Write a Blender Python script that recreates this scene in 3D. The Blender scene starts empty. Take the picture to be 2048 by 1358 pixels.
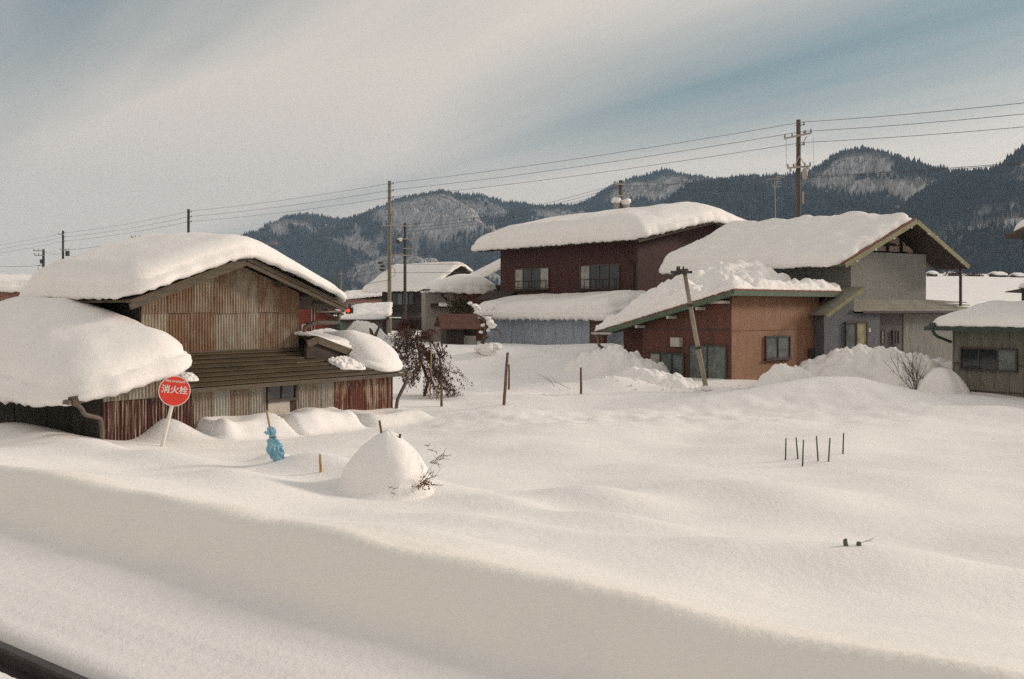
import bpy, math, random
import numpy as np
from mathutils import Vector, Matrix

sc = bpy.context.scene
C = sc.collection
random.seed(7)
rng = np.random.default_rng(7)

# ------------------------------------------------------------------ camera, sky, sun, exposure
F, HZ, HC = 2000.0, 618.0, 2.75            # focal length and horizon row of the 2048 px photograph, eye height
cam_d = bpy.data.cameras.new('camera')
cam_d.sensor_width = 36.0
cam_d.lens = 36.0 * F / 2048.0
cam_d.shift_y = -(679.0 - HZ) / 2048.0
cam_d.clip_start = 0.05
cam_d.clip_end = 20000.0
cam = bpy.data.objects.new('camera', cam_d)
C.objects.link(cam)
cam.location = (0, 0, HC)
cam.rotation_euler = (math.radians(90), 0, 0)
sc.camera = cam

SUN_AZ, SUN_EL = math.radians(72), math.radians(21)     # azimuth from +Y towards +X
SUN = Vector((math.sin(SUN_AZ) * math.cos(SUN_EL), math.cos(SUN_AZ) * math.cos(SUN_EL), math.sin(SUN_EL)))
sun_d = bpy.data.lights.new('sun', 'SUN')
sun_d.energy = 2.0
sun_d.angle = math.radians(10.0)
sun_d.color = (1.0, 0.835, 0.71)
sun = bpy.data.objects.new('sun', sun_d)
C.objects.link(sun)
sun.rotation_euler = (-SUN).to_track_quat('-Z', 'Y').to_euler()

world = bpy.data.worlds.new('World')
sc.world = world
world.use_nodes = True
wt = world.node_tree
wn, wl = wt.nodes, wt.links
wn.clear()
def W(t, **kw):
    n = wn.new(t)
    for k, v in kw.items():
        setattr(n, k, v)
    return n
def wmath(op, a, b=None, c=None):
    n = W('ShaderNodeMath', operation=op)
    for i, v in enumerate((a, b, c)):
        if v is None: continue
        if isinstance(v, (int, float)): n.inputs[i].default_value = v
        else: wl.new(v, n.inputs[i])
    return n.outputs[0]
tc = W('ShaderNodeTexCoord')
sep = W('ShaderNodeSeparateXYZ'); wl.new(tc.outputs['Generated'], sep.inputs[0])
X, Y, Z = sep.outputs
zz = wmath('ADD', wmath('ABSOLUTE', Z), 0.03)
# cloud deck seen from below: streaks run towards azimuth -33 degrees
cross = wmath('DIVIDE', wmath('ADD', wmath('MULTIPLY', X, 0.84), wmath('MULTIPLY', Y, 0.54)), zz)
along = wmath('DIVIDE', wmath('ADD', wmath('MULTIPLY', X, -0.54), wmath('MULTIPLY', Y, 0.84)), zz)
cmb = W('ShaderNodeCombineXYZ')
wl.new(wmath('MULTIPLY', cross, 0.9), cmb.inputs[0]); wl.new(wmath('MULTIPLY', along, 0.16), cmb.inputs[1])
n1 = W('ShaderNodeTexNoise'); n1.inputs['Scale'].default_value = 0.8; n1.inputs['Detail'].default_value = 5; n1.inputs['Roughness'].default_value = 0.55
wl.new(cmb.outputs[0], n1.inputs['Vector'])
cmb2 = W('ShaderNodeCombineXYZ')
wl.new(wmath('MULTIPLY', cross, 1.9), cmb2.inputs[0]); wl.new(wmath('MULTIPLY', along, 0.25), cmb2.inputs[1]); cmb2.inputs[2].default_value = 4.7
n2 = W('ShaderNodeTexNoise'); n2.inputs['Scale'].default_value = 1.0; n2.inputs['Detail'].default_value = 4; n2.inputs['Roughness'].default_value = 0.6
wl.new(cmb2.outputs[0], n2.inputs['Vector'])
cd = wmath('ADD', cross, wmath('MULTIPLY', wmath('SUBTRACT', n1.outputs['Fac'], 0.5), 1.1))
ramp = W('ShaderNodeValToRGB')
cr = ramp.color_ramp
cr.interpolation = 'B_SPLINE'
stops = [(-4, .95), (-.3, .92), (0.05, .6), (.36, .0), (.58, .12), (.85, .62), (1.2, .97), (1.7, .95), (2.15, .70), (2.7, .02), (3.1, .14), (4.0, .72), (5.0, 1.0), (6.5, .92), (8.0, .85), (12, .92)]
while len(cr.elements) < len(stops): cr.elements.new(0.5)
for e, (p, v) in zip(cr.elements, stops):
    e.position = (p + 4) / 16.0; e.color = (v, v, v, 1)
mr = W('ShaderNodeMapRange'); mr.inputs['From Min'].default_value = -4; mr.inputs['From Max'].default_value = 12
wl.new(cd, mr.inputs['Value']); wl.new(mr.outputs[0], ramp.inputs[0])
fac = wmath('ADD', ramp.outputs[0], wmath('MULTIPLY', wmath('SUBTRACT', n2.outputs['Fac'], 0.5), 0.48))
far = W('ShaderNodeMapRange', interpolation_type='SMOOTHSTEP'); far.inputs['From Min'].default_value = 2.6; far.inputs['From Max'].default_value = 5.5
wl.new(along, far.inputs['Value'])                     # the veil thickens towards the horizon
fac = wmath('ADD', fac, wmath('MULTIPLY', far.outputs[0], 0.58))
fac = wmath('MINIMUM', wmath('MAXIMUM', fac, 0.0), 1.0)
sky = W('ShaderNodeTexSky', sky_type='NISHITA')
sky.sun_disc = False
sky.sun_elevation = SUN_EL
sky.sun_rotation = SUN_AZ
sky.air_density = 1.0; sky.dust_density = 1.5; sky.ozone_density = 2.0
skymul = W('ShaderNodeMix', data_type='RGBA', blend_type='MULTIPLY'); skymul.inputs[0].default_value = 1.0
wl.new(sky.outputs[0], skymul.inputs[6]); skymul.inputs[7].default_value = (0.46, 0.55, 0.48, 1)
veil = W('ShaderNodeMix', data_type='RGBA'); veil.inputs[0].default_value = 0.55      # thin high veil over the blue
wl.new(skymul.outputs[2], veil.inputs[6]); veil.inputs[7].default_value = (1.45, 2.05, 2.25, 1)
mixc = W('ShaderNodeMix', data_type='RGBA')
wl.new(fac, mixc.inputs[0]); wl.new(veil.outputs[2], mixc.inputs[6]); 
# thin cloud is brighter round the sun
dt = W('ShaderNodeVectorMath', operation='DOT_PRODUCT'); wl.new(tc.outputs['Generated'], dt.inputs[0]); dt.inputs[1].default_value = SUN
glow = wmath('ADD', wmath('MULTIPLY', wmath('POWER', wmath('MAXIMUM', dt.outputs['Value'], 0.0), 3.0), 0.75), 1.0)
cl = W('ShaderNodeVectorMath', operation='SCALE'); cl.inputs[0].default_value = (5.05, 4.5, 3.92); wl.new(glow, cl.inputs['Scale'])
wl.new(cl.outputs[0], mixc.inputs[7])
bg = W('ShaderNodeBackground'); bg.inputs['Strength'].default_value = 0.1
wl.new(mixc.outputs[2], bg.inputs['Color'])
wo = W('ShaderNodeOutputWorld'); wl.new(bg.outputs[0], wo.inputs['Surface'])

sc.view_settings.view_transform = 'Standard'
sc.view_settings.look = 'None'
sc.view_settings.exposure = 0.57
sc.view_settings.gamma = 1.0
sc.view_settings.use_curve_mapping = False
sc.render.engine = 'CYCLES'
sc.cycles.use_denoising = False
sc.cycles.max_bounces = 5
sc.cycles.use_adaptive_sampling = True
sc.cycles.adaptive_threshold = 0.02
sc.cycles.diffuse_bounces = 3
sc.cycles.glossy_bounces = 2
sc.cycles.transmission_bounces = 2
sc.cycles.volume_bounces = 0
sc.cycles.caustics_reflective = False
sc.cycles.caustics_refractive = False

# ------------------------------------------------------------------ noise
_perm = np.random.default_rng(11).permutation(512)
_perm = np.concatenate([_perm, _perm, _perm])
_ga = np.random.default_rng(12).uniform(0, 2 * np.pi, 512)
_gx, _gy = np.cos(_ga), np.sin(_ga)
def pn(x, y, seed=0):
    """2-D gradient noise, about -0.7..0.7"""
    x = np.asarray(x, float) + seed * 17.31; y = np.asarray(y, float) + seed * 9.73
    xi = np.floor(x).astype(int); yi = np.floor(y).astype(int)
    xf, yf = x - xi, y - yi
    def g(ix, iy, dx, dy):
        h = _perm[(_perm[ix & 511] + (iy & 511)) & 511]
        return _gx[h] * dx + _gy[h] * dy
    u = xf * xf * xf * (xf * (xf * 6 - 15) + 10); v = yf * yf * yf * (yf * (yf * 6 - 15) + 10)
    a = g(xi, yi, xf, yf); b = g(xi + 1, yi, xf - 1, yf)
    c = g(xi, yi + 1, xf, yf - 1); d = g(xi + 1, yi + 1, xf - 1, yf - 1)
    return (a + u * (b - a)) * (1 - v) + (c + u * (d - c)) * v
def fbm(x, y, o=4, seed=0, r=0.5):
    s, a = 0, 1.0
    for k in range(o):
        s = s + a * pn(np.asarray(x) * 2 ** k, np.asarray(y) * 2 ** k, seed + k * 3.1); a *= r
    return s
def worley(x, y, seed=0):
    x = np.asarray(x, float); y = np.asarray(y, float)
    xi = np.floor(x).astype(int); yi = np.floor(y).astype(int)
    best = np.full(x.shape, 9.0)
    for i in (-1, 0, 1):
        for j in (-1, 0, 1):
            h = _perm[(_perm[(xi + i + seed) & 511] + ((yi + j) & 511)) & 511]
            fx = xi + i + (h % 61) / 61.0; fy = yi + j + ((h // 7) % 59) / 59.0
            best = np.minimum(best, (fx - x) ** 2 + (fy - y) ** 2)
    return np.sqrt(best)
def sstep(a, b, x):
    t = np.clip((np.asarray(x, float) - a) / (b - a), 0, 1)
    return t * t * (3 - 2 * t)

# ------------------------------------------------------------------ scene helpers
def P(px, py, D):
    """world point seen at photo pixel (px, py) at distance D"""
    return Vector(((px - 1024.0) / F * D, D, HC - (py - HZ) / F * D))
def mesh_obj(name, verts, faces, mat, parent=None, smooth=False):
    me = bpy.data.meshes.new(name)
    me.from_pydata([tuple(v) for v in verts], [], faces)
    if mat: me.materials.append(mat)
    if smooth: me.polygons.foreach_set('use_smooth', [True] * len(me.polygons))
    me.update()
    o = bpy.data.objects.new(name, me)
    C.objects.link(o)
    if parent: o.parent = parent
    return o
def tag(o, label=None, cat=None, group=None, kind=None):
    if label: o['label'] = label
    if cat: o['category'] = cat
    if group: o['group'] = group
    if kind: o['kind'] = kind
    return o
def thing(name, label, cat, loc=(0, 0, 0), rot=0.0, group=None):
    o = bpy.data.objects.new(name, None)
    o.empty_display_size = 0.3
    C.objects.link(o)
    o.location = loc; o.rotation_euler = (0, 0, rot)
    return tag(o, label, cat, group)
class MB:
    def __init__(s): s.v, s.f = [], []
    def add(s, verts, faces):
        n = len(s.v); s.v += [tuple(v) for v in verts]; s.f += [tuple(i + n for i in f) for f in faces]; return s
    def box(s, a, b):
        x0, x1 = sorted((a[0], b[0])); y0, y1 = sorted((a[1], b[1])); z0, z1 = sorted((a[2], b[2]))
        return s.add([(x0, y0, z0), (x1, y0, z0), (x1, y1, z0), (x0, y1, z0), (x0, y0, z1), (x1, y0, z1), (x1, y1, z1), (x0, y1, z1)],
                     [(3, 2, 1, 0), (4, 5, 6, 7), (0, 1, 5, 4), (1, 2, 6, 5), (2, 3, 7, 6), (3, 0, 4, 7)])
    def prism(s, poly, d):
        """poly: 3-D points (counter-clockwise seen from -d), d: extrusion vector"""
        n = len(poly); q = [Vector(p) for p in poly]; w = [p + Vector(d) for p in q]
        return s.add(q + w, [tuple(range(n))[::-1], tuple(range(n, 2 * n))] + [(i, (i + 1) % n, n + (i + 1) % n, n + i) for i in range(n)])
    def tube(s, pts, rs, n=8, cap=True):
        pts = [Vector(p) for p in pts]
        if isinstance(rs, (int, float)): rs = [rs] * len(pts)
        base = len(s.v); up = Vector((0.123, 0.71, 0.69))
        for i, p in enumerate(pts):
            t = (pts[min(i + 1, len(pts) - 1)] - pts[max(i - 1, 0)])
            if t.length < 1e-9: t = Vector((0, 0, 1))
            t.normalize()
            a = t.cross(up)
            if a.length < 1e-3: a = t.cross(Vector((1, 0, 0)))
            a.normalize(); b = t.cross(a)
            for k in range(n):
                an = 2 * math.pi * k / n
                s.v.append(tuple(p + (a * math.cos(an) + b * math.sin(an)) * rs[i]))
        for i in range(len(pts) - 1):
            for k in range(n):
                s.f.append((base + i * n + k, base + i * n + (k + 1) % n, base + (i + 1) * n + (k + 1) % n, base + (i + 1) * n + k))
        if cap:
            s.f.append(tuple(base + k for k in range(n))[::-1])
            s.f.append(tuple(base + (len(pts) - 1) * n + k for k in range(n)))
        return s
    def build(s, name, mat, parent=None, smooth=False):
        return mesh_obj(name, s.v, s.f, mat, parent, smooth)
class Fr:
    """upright frame of a building: local x runs along the front, local y goes into the building"""
    def __init__(s, px, D, deg):
        s.ox, s.oy = (px - 1024) / F * D, D
        s.a = math.radians(deg); s.c, s.s = math.cos(s.a), math.sin(s.a)
    def front(s, px, py=HZ, ly=0.0):
        r = (px - 1024) / F
        lx = (s.ox - ly * s.s - r * (s.oy + ly * s.c)) / (r * s.s - s.c)
        return lx, HC - (py - HZ) / F * (s.oy + lx * s.s + ly * s.c)
    def side(s, px, py=HZ, lx=0.0):
        r = (px - 1024) / F
        ly = (s.ox + lx * s.c - r * (s.oy + lx * s.s)) / (s.s + r * s.c)
        return ly, HC - (py - HZ) / F * (s.oy + lx * s.s + ly * s.c)
    def w(s, lx, ly): return s.ox + lx * s.c - ly * s.s, s.oy + lx * s.s + ly * s.c
    def thing(s, name, label, cat, z=-1.5, group=None):
        t = thing(name, label, cat, (s.ox, s.oy, 0), s.a, group)
        return t

# ------------------------------------------------------------------ materials
def newmat(name):
    m = bpy.data.materials.new(name); m.use_nodes = True
    nt = m.node_tree
    return m, nt, nt.nodes['Principled BSDF']
def N(nt, t, **kw):
    n = nt.nodes.new(t)
    for k, v in kw.items(): setattr(n, k, v)
    return n
def noise_node(nt, scale, detail=4, rough=0.55, stretch=(1, 1, 1), coord='Object', off=(0, 0, 0)):
    t = N(nt, 'ShaderNodeTexCoord'); mp = N(nt, 'ShaderNodeMapping')
    mp.inputs['Scale'].default_value = stretch; mp.inputs['Location'].default_value = off
    nt.links.new(t.outputs[coord], mp.inputs['Vector'])
    n = N(nt, 'ShaderNodeTexNoise'); n.inputs['Scale'].default_value = scale; n.inputs['Detail'].default_value = detail; n.inputs['Roughness'].default_value = rough
    nt.links.new(mp.outputs[0], n.inputs['Vector'])
    return n.outputs['Fac']
def ramp_node(nt, src, stops):
    r = N(nt, 'ShaderNodeValToRGB')
    while len(r.color_ramp.elements) < len(stops): r.color_ramp.elements.new(0.5)
    for e, (p, c) in zip(r.color_ramp.elements, stops):
        e.position = p; e.color = tuple(c) + (1,) if len(c) == 3 else c
    nt.links.new(src, r.inputs[0])
    return r.outputs[0]
def mix_node(nt, f, a, b, blend='MIX'):
    m = N(nt, 'ShaderNodeMix', data_type='RGBA', blend_type=blend)
    for i, v in ((0, f), (6, a), (7, b)):
        if isinstance(v, (int, float)): m.inputs[i].default_value = v
        elif isinstance(v, tuple): m.inputs[i].default_value = v + (1,) if len(v) == 3 else v
        else: nt.links.new(v, m.inputs[i])
    return m.outputs[2]
def bump_node(nt, bs, h, strength, dist):
    b = N(nt, 'ShaderNodeBump'); b.inputs['Strength'].default_value = strength; b.inputs['Distance'].default_value = dist
    nt.links.new(h, b.inputs['Height']); nt.links.new(b.outputs[0], bs.inputs['Normal'])
    return b
def M(name, col, rough=0.75, var=0.25, scale=2.5, stretch=(1, 1, 1), bump=0.0, bscale=30, bdist=0.01, metal=0.0, spec=0.3):
    m, nt, bs = newmat(name)
    lo = tuple(max(0, c * (1 - var)) for c in col); hi = tuple(min(1, c * (1 + var)) for c in col)
    f = noise_node(nt, scale, 6, 0.65, stretch)
    nt.links.new(ramp_node(nt, f, [(0.3, lo), (0.7, hi)]), bs.inputs['Base Color'])
    bs.inputs['Roughness'].default_value = rough; bs.inputs['Metallic'].default_value = metal
    bs.inputs['Specular IOR Level'].default_value = spec
    if bump: bump_node(nt, bs, noise_node(nt, bscale, 3, 0.6, stretch), bump, bdist)
    return m
def snow_mat(name, col, b1=0.5, fine=55):
    m, nt, bs = newmat(name)
    a = noise_node(nt, 1.6, 5, 0.6); b = noise_node(nt, fine, 4, 0.7)
    c = tuple(x * 0.965 for x in col)
    nt.links.new(ramp_node(nt, a, [(0.35, c), (0.65, col)]), bs.inputs['Base Color'])
    bs.inputs['Roughness'].default_value = 0.65; bs.inputs['Specular IOR Level'].default_value = 0.25
    mid = noise_node(nt, 9, 5, 0.6)
    ad = N(nt, 'ShaderNodeMath', operation='MULTIPLY_ADD'); nt.links.new(mid, ad.inputs[0]); ad.inputs[1].default_value = 2.2; nt.links.new(b, ad.inputs[2])
    bump_node(nt, bs, ad.outputs[0], b1, 0.02)
    return m
SNOW = snow_mat('snow', (0.88, 0.855, 0.835), 0.36, 50)
GSNOW = snow_mat('field_snow', (0.88, 0.855, 0.835), 0.36, 38)
def tinted_track_snow():
    """darker grey snow colour on the ploughed strip beside the rail, tan on the ploughed bank"""
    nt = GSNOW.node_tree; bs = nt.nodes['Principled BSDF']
    field_col = bs.inputs['Base Color'].links[0].from_socket
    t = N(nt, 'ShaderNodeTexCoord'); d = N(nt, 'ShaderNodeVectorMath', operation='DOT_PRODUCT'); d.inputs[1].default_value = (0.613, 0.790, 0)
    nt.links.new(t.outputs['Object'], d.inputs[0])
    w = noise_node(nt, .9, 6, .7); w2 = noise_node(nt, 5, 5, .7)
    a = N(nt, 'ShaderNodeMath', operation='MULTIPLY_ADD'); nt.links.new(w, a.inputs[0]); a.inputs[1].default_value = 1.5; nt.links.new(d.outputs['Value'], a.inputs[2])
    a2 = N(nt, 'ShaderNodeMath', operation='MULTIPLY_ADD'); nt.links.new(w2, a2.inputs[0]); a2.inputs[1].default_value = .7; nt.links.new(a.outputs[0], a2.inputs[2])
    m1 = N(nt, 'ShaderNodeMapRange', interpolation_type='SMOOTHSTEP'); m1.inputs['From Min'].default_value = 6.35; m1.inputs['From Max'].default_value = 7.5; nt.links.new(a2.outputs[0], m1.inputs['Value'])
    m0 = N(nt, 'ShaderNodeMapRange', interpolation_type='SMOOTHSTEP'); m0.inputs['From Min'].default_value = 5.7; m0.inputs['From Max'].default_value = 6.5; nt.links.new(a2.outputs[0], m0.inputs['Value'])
    c = mix_node(nt, m0.outputs[0], (.79, .765, .755), (.87, .825, .775))  # ploughed strip greyer and darker, bank tan, fading into field snow
    c = mix_node(nt, m1.outputs[0], c, field_col)
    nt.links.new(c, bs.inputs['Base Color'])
tinted_track_snow()
def siding(name, col, pitch=0.12, rough=0.6, depth=0.5, var=0.25, axis='X', streak=0.42):
    """painted metal siding with fine vertical ribs and weather streaks"""
    m, nt, bs = newmat(name)
    lo = tuple(c * (1 - var) for c in col); hi = tuple(min(1, c * (1 + var)) for c in col)
    f = noise_node(nt, 1.2, 8, 0.75, (2.5, 2.5, 0.35))
    f2 = noise_node(nt, 9, 5, 0.7, (3, 3, 0.25))
    c1 = ramp_node(nt, f, [(0.3, lo), (0.7, hi)])
    dk = ramp_node(nt, f2, [(0.35, (1 - streak,) * 3), (0.6, (1, 1, 1))])
    nt.links.new(mix_node(nt, 1.0, c1, dk, 'MULTIPLY'), bs.inputs['Base Color'])
    bs.inputs['Roughness'].default_value = rough; bs.inputs['Specular IOR Level'].default_value = 0.3
    t = N(nt, 'ShaderNodeTexCoord'); sp = N(nt, 'ShaderNodeSeparateXYZ'); nt.links.new(t.outputs['Object'], sp.inputs[0])
    ad = N(nt, 'ShaderNodeMath', operation='ADD'); nt.links.new(sp.outputs[0], ad.inputs[0]); nt.links.new(sp.outputs[1], ad.inputs[1])
    ml = N(nt, 'ShaderNodeMath', operation='MULTIPLY'); nt.links.new(ad.outputs[0], ml.inputs[0]); ml.inputs[1].default_value = 2 * math.pi / pitch
    si = N(nt, 'ShaderNodeMath', operation='SINE'); nt.links.new(ml.outputs[0], si.inputs[0])
    pw = N(nt, 'ShaderNodeMath', operation='GREATER_THAN'); nt.links.new(si.outputs[0], pw.inputs[0]); pw.inputs[1].default_value = 0.75
    bump_node(nt, bs, pw.outputs[0], depth, 0.02)
    return m
def sheet_mat(name, base, rust, pale, lo, hi, seed, sx1=(7, 7, 1.1), pl=0.60):
    """corrugated iron: base coat, rust running down, pale worn ribs"""
    m, nt, bs = newmat(name)
    oi = N(nt, 'ShaderNodeObjectInfo')
    f = noise_node(nt, 1.0, 8, 0.75, sx1, off=(seed, 0, 0))
    f2 = noise_node(nt, 1.0, 6, 0.8, (21, 21, 0.5), off=(seed + 3, 1, 0))
    f3 = noise_node(nt, 1.0, 5, 0.6, (1.5, 1.5, 1.0), off=(seed + 7, 2, 0))
    ad = N(nt, 'ShaderNodeMath', operation='MULTIPLY_ADD'); nt.links.new(oi.outputs['Random'], ad.inputs[0]); ad.inputs[1].default_value = 0.26; nt.links.new(f, ad.inputs[2])
    ad2 = N(nt, 'ShaderNodeMath', operation='MULTIPLY_ADD'); nt.links.new(f3, ad2.inputs[0]); ad2.inputs[1].default_value = 0.35; nt.links.new(ad.outputs[0], ad2.inputs[2])
    k = ramp_node(nt, ad2.outputs[0], [(lo, (0, 0, 0)), (hi, (1, 1, 1))])
    c = mix_node(nt, k, base, rust)
    k2 = ramp_node(nt, f2, [(pl, (0, 0, 0)), (pl + .06, (1, 1, 1))])
    c = mix_node(nt, k2, c, pale)
    nt.links.new(c, bs.inputs['Base Color'])
    bs.inputs['Roughness'].default_value = 0.7; bs.inputs['Specular IOR Level'].default_value = 0.3
    bump_node(nt, bs, f2, 0.3, 0.01)
    return m
GALV = sheet_mat('galvanised_sheet', (0.335, 0.30, 0.235), (0.185, 0.105, 0.06), (0.42, 0.385, 0.30), 0.59, 0.90, 1, (6, 6, 1.6), .62)
GALV2 = sheet_mat('grey_galvanised_sheet', (0.34, 0.325, 0.28), (0.20, 0.13, 0.085), (0.38, 0.36, 0.31), 0.70, 0.98, 5)
REDS = sheet_mat('red_peeling_sheet', (0.112, 0.038, 0.029), (0.075, 0.024, 0.019), (0.46, 0.38, 0.30), 0.45, 0.8, 9, (9, 9, .6), .54)
RUSTS = sheet_mat('rusty_peeling_sheet', (0.40, 0.30, 0.21), (0.135, 0.042, 0.026), (0.50, 0.41, 0.31), 0.64, 0.74, 14, (10, 10, 1.2), .565)
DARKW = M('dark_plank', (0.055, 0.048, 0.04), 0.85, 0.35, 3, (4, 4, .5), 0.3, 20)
BROWNROOF = M('brown_metal_roof', (0.074, 0.053, 0.031), 0.6, 0.4, 1.3, (.6, 2.5, 2.5), 0.15, 12)
FASCIA = M('weathered_fascia', (0.095, 0.076, 0.056), 0.8, 0.35, 4, (.6, 3, 3), 0.3, 25)
SOFFIT = M('dark_soffit', (0.06, 0.045, 0.035), 0.9, 0.3)
PIPE = M('brown_pipe', (0.13, 0.105, 0.085), 0.5, 0.25, 6)
def glass_mat(name, col, rough=0.06):
    m, nt, bs = newmat(name)
    f = noise_node(nt, 3, 3, 0.6)
    nt.links.new(ramp_node(nt, f, [(0.3, tuple(c * .6 for c in col)), (0.7, tuple(c * 1.4 for c in col))]), bs.inputs['Base Color'])
    bs.inputs['Roughness'].default_value = rough; bs.inputs['Specular IOR Level'].default_value = 0.6
    return m
GLASS = glass_mat('dark_glass', (0.018, 0.022, 0.026))
CURT = glass_mat('curtained_glass', (0.30, 0.28, 0.26), 0.2)
FROST = glass_mat('frosted_glass', (0.11, 0.13, 0.125), 0.3)
YGLASS = glass_mat('yellowish_glass', (0.33, 0.31, 0.19), 0.25)
FRAME = M('dark_window_frame', (0.06, 0.045, 0.04), 0.5, 0.2)
FRAMEW = M('pale_window_frame', (0.45, 0.42, 0.38), 0.5, 0.2)
# ------------------------------------------------------------------ snow ground
BARN = Fr(205, 19.3, 53.6)
TN = (0.613, 0.790)                                   # normal of the railway, pointing to the field
def gauss(x, y, cx, cy, sx, sy, rot=0.0):
    c, s = math.cos(rot), math.sin(rot)
    u = (x - cx) * c + (y - cy) * s; v = -(x - cx) * s + (y - cy) * c
    return np.exp(-(u / sx) ** 2 - (v / sy) ** 2)
TROT = math.atan2(0.613, -0.79)
BUMPS = [  # photo column, distance, amplitude, half widths (across view, along view), rotation
    (1830, 9.2, .26, 2.4, .75, -.25), (1180, 13.7, .26, 1.0, .55, -.2), (640, 15.2, .30, .95, .6, -.5), (330, 15.6, .20, 1.3, .6, -.6),
    (552, 17.2, .22, .42, .32, -.3), (335, 20.4, .40, .62, .45, 0), (1500, 14.6, .20, 1.3, .8, -.5), (1660, 29.0, .80, 3.2, 1.5, .1),
    (860, 8.75, .12, .9, .5, -.5), (60, 19.6, .34, 1.6, .7, -.6), (1010, 25.5, .12, 1.8, .7, .3), (1000, 13.0, .16, .8, .5, -.6),
    (790, 14.2, .20, 1.0, .5, -.4), (1260, 11.4, .16, 1.2, .5, -.6), (1010, 10.6, .10, 1.1, .4, -.6), (930, 20.0, .12, 1.6, .6, .2), (1250, 22.5, .10, 2.2, .6, 0.1),
    (1500, 19.5, .10, 1.6, .5, 0), (450, 13.6, .14, 1.0, .5, -.6), (180, 17.0, .16, 1.0, .5, -.6), (1420, 33.0, .20, 1.6, .7, 0), (1250, 33.2, .35, 1.3, .9, .2),
    (950, 39.5, .25, 1.2, .9, 0), (700, 27.5, .25, 1.2, .9, 0), (1980, 26.0, .25, 1.6, .9, 0), (1750, 12.0, -.10, 1.5, .7, -.4), (1400, 9.6, .06, 1.0, .4, -.6)]
LEDGES = [(389, 533, 1.0, .42), (539, 678, .9, .40), (684, 800, 1.1, .26)]
def ground(x, y):
    x = np.asarray(x, float); y = np.asarray(y, float)
    p = TN[0] * x + TN[1] * y; q = -TN[1] * x + TN[0] * y
    pw = p + .16 * pn(q / 2.6, p * .1, 3) + .30 * pn(q / 8.0, .3, 8) + .03 * pn(q / .6, p * .3, 18)
    fp = np.interp(pw, [0, 4.98, 5.08, 5.28, 5.56, 5.65, 5.76, 6.3, 7.2, 8.6, 11, 14, 18], [.48, .47, .50, .69, .885, .908, .885, .75, .56, .35, .11, .0, 0])
    hump = 1 + .14 * pn(q / 2.3, p / 3.0, 21) * sstep(5, 6, pw)
    left = np.interp(y, [0, 26, 33, 37, 41, 46, 52, 62, 90, 120, 500, 900, 5000], [0, 0, .10, .45, 1.10, 1.05, .90, .72, .7, .6, 0, 0, 10])
    right = np.interp(y, [0, 30, 40, 60, 90, 120, 500, 900, 5000], [0, 0, .15, .5, .8, 1.0, 20.5, 28, 38])
    k = sstep(3.2, 6.5, x - (y - 36) * .12)
    kf = sstep(.13, .36, x / np.maximum(y, 1.0)); ff = sstep(70, 130, y); k = k * (1 - ff) + kf * ff
    z = fp * hump + (left * (1 - k) + right * k) * sstep(8, 18, p)
    near = 1 - sstep(60, 140, y)
    for (px, D, a, sx, sy, r) in BUMPS:
        z = z + a * gauss(x, y, (px - 1024) / F * D, D, sx, sy, r)
    lx = (x - BARN.ox) * BARN.c + (y - BARN.oy) * BARN.s; ly = -(x - BARN.ox) * BARN.s + (y - BARN.oy) * BARN.c
    wob = .28 * pn(lx * 1.1, ly * 1.1, 5) + .12 * pn(lx * 2.7, ly * 2.7, 6)
    for (p0, p1, w, h) in LEDGES:
        a, b = BARN.front(p0)[0], BARN.front(p1)[0]
        z = z + h * sstep(a - .03, a + .2, lx + wob * .3) * (1 - sstep(b - .18, b + .04, lx + wob * .3)) * sstep(-w - .3, -w + .35, ly + wob) * (1 + .5 * pn(lx * .9, ly * 1.2, 15)) * (1 - sstep(.2, .6, ly))
    field = sstep(6.0, 8.0, p)
    z = z + near * field * (.21 * pn(x / 3.3, y / 2.6, 1) + .055 * pn(x / 1.3, y / 1.0, 2) + .006 * pn(x / .45, y / .4, 4))
    # trodden band across the middle of the field
    tr = np.exp(-((y - (25.5 + .25 * (x - 4))) / 2.2) ** 2) * sstep(-4, 0, x) * (1 - sstep(12, 16, x))
    z = z + tr * (.10 * pn(x / .8, y / .7, 6) + .05 * pn(x / .34, y / .34, 7))
    # ploughed bank: crumbly face, scraped grooves along the track
    bank = sstep(4.9, 5.2, pw) * (1 - sstep(5.9, 6.4, pw))
    z = z + bank * (.03 * pn(q / .9, p / .22, 9) + .010 * pn(q / .22, p / .13, 10))
    gr = sstep(3.45, 3.6, p) * (1 - sstep(4.5, 4.7, p))
    z = z + gr * (.016 * np.sin(p * 34 + pn(q / 4, p, 2)) * (.5 + pn(q / 2.0, p * 2, 13)) - .012) + (1 - sstep(5, 5.3, p)) * .010 * pn(q / 1.2, p / .35, 14)
    # slot kept open by the wheel flanges at the rail
    z = z - .19 * np.exp(-((p - 3.20) / .12) ** 2)
    far = sstep(90, 200, y)
    z = z + far * (1.2 * pn(x / 90, y / 60, 31) + .5 * pn(x / 28, y / 20, 32))
    return z
def gz(x, y): return float(ground(np.array([x]), np.array([y]))[0])
def hit(px, py, d0=5.0, d1=150.0):
    """where the line of sight through a photo pixel meets the snow"""
    d = np.geomspace(d0, d1, 4000)
    z = HC - (py - HZ) / F * d
    g = ground((px - 1024) / F * d, d)
    i = np.argmax(z <= g)
    if z[i] > g[i]: i = len(d) - 1
    return Vector(((px - 1024) / F * d[i], d[i], g[i]))
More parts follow.
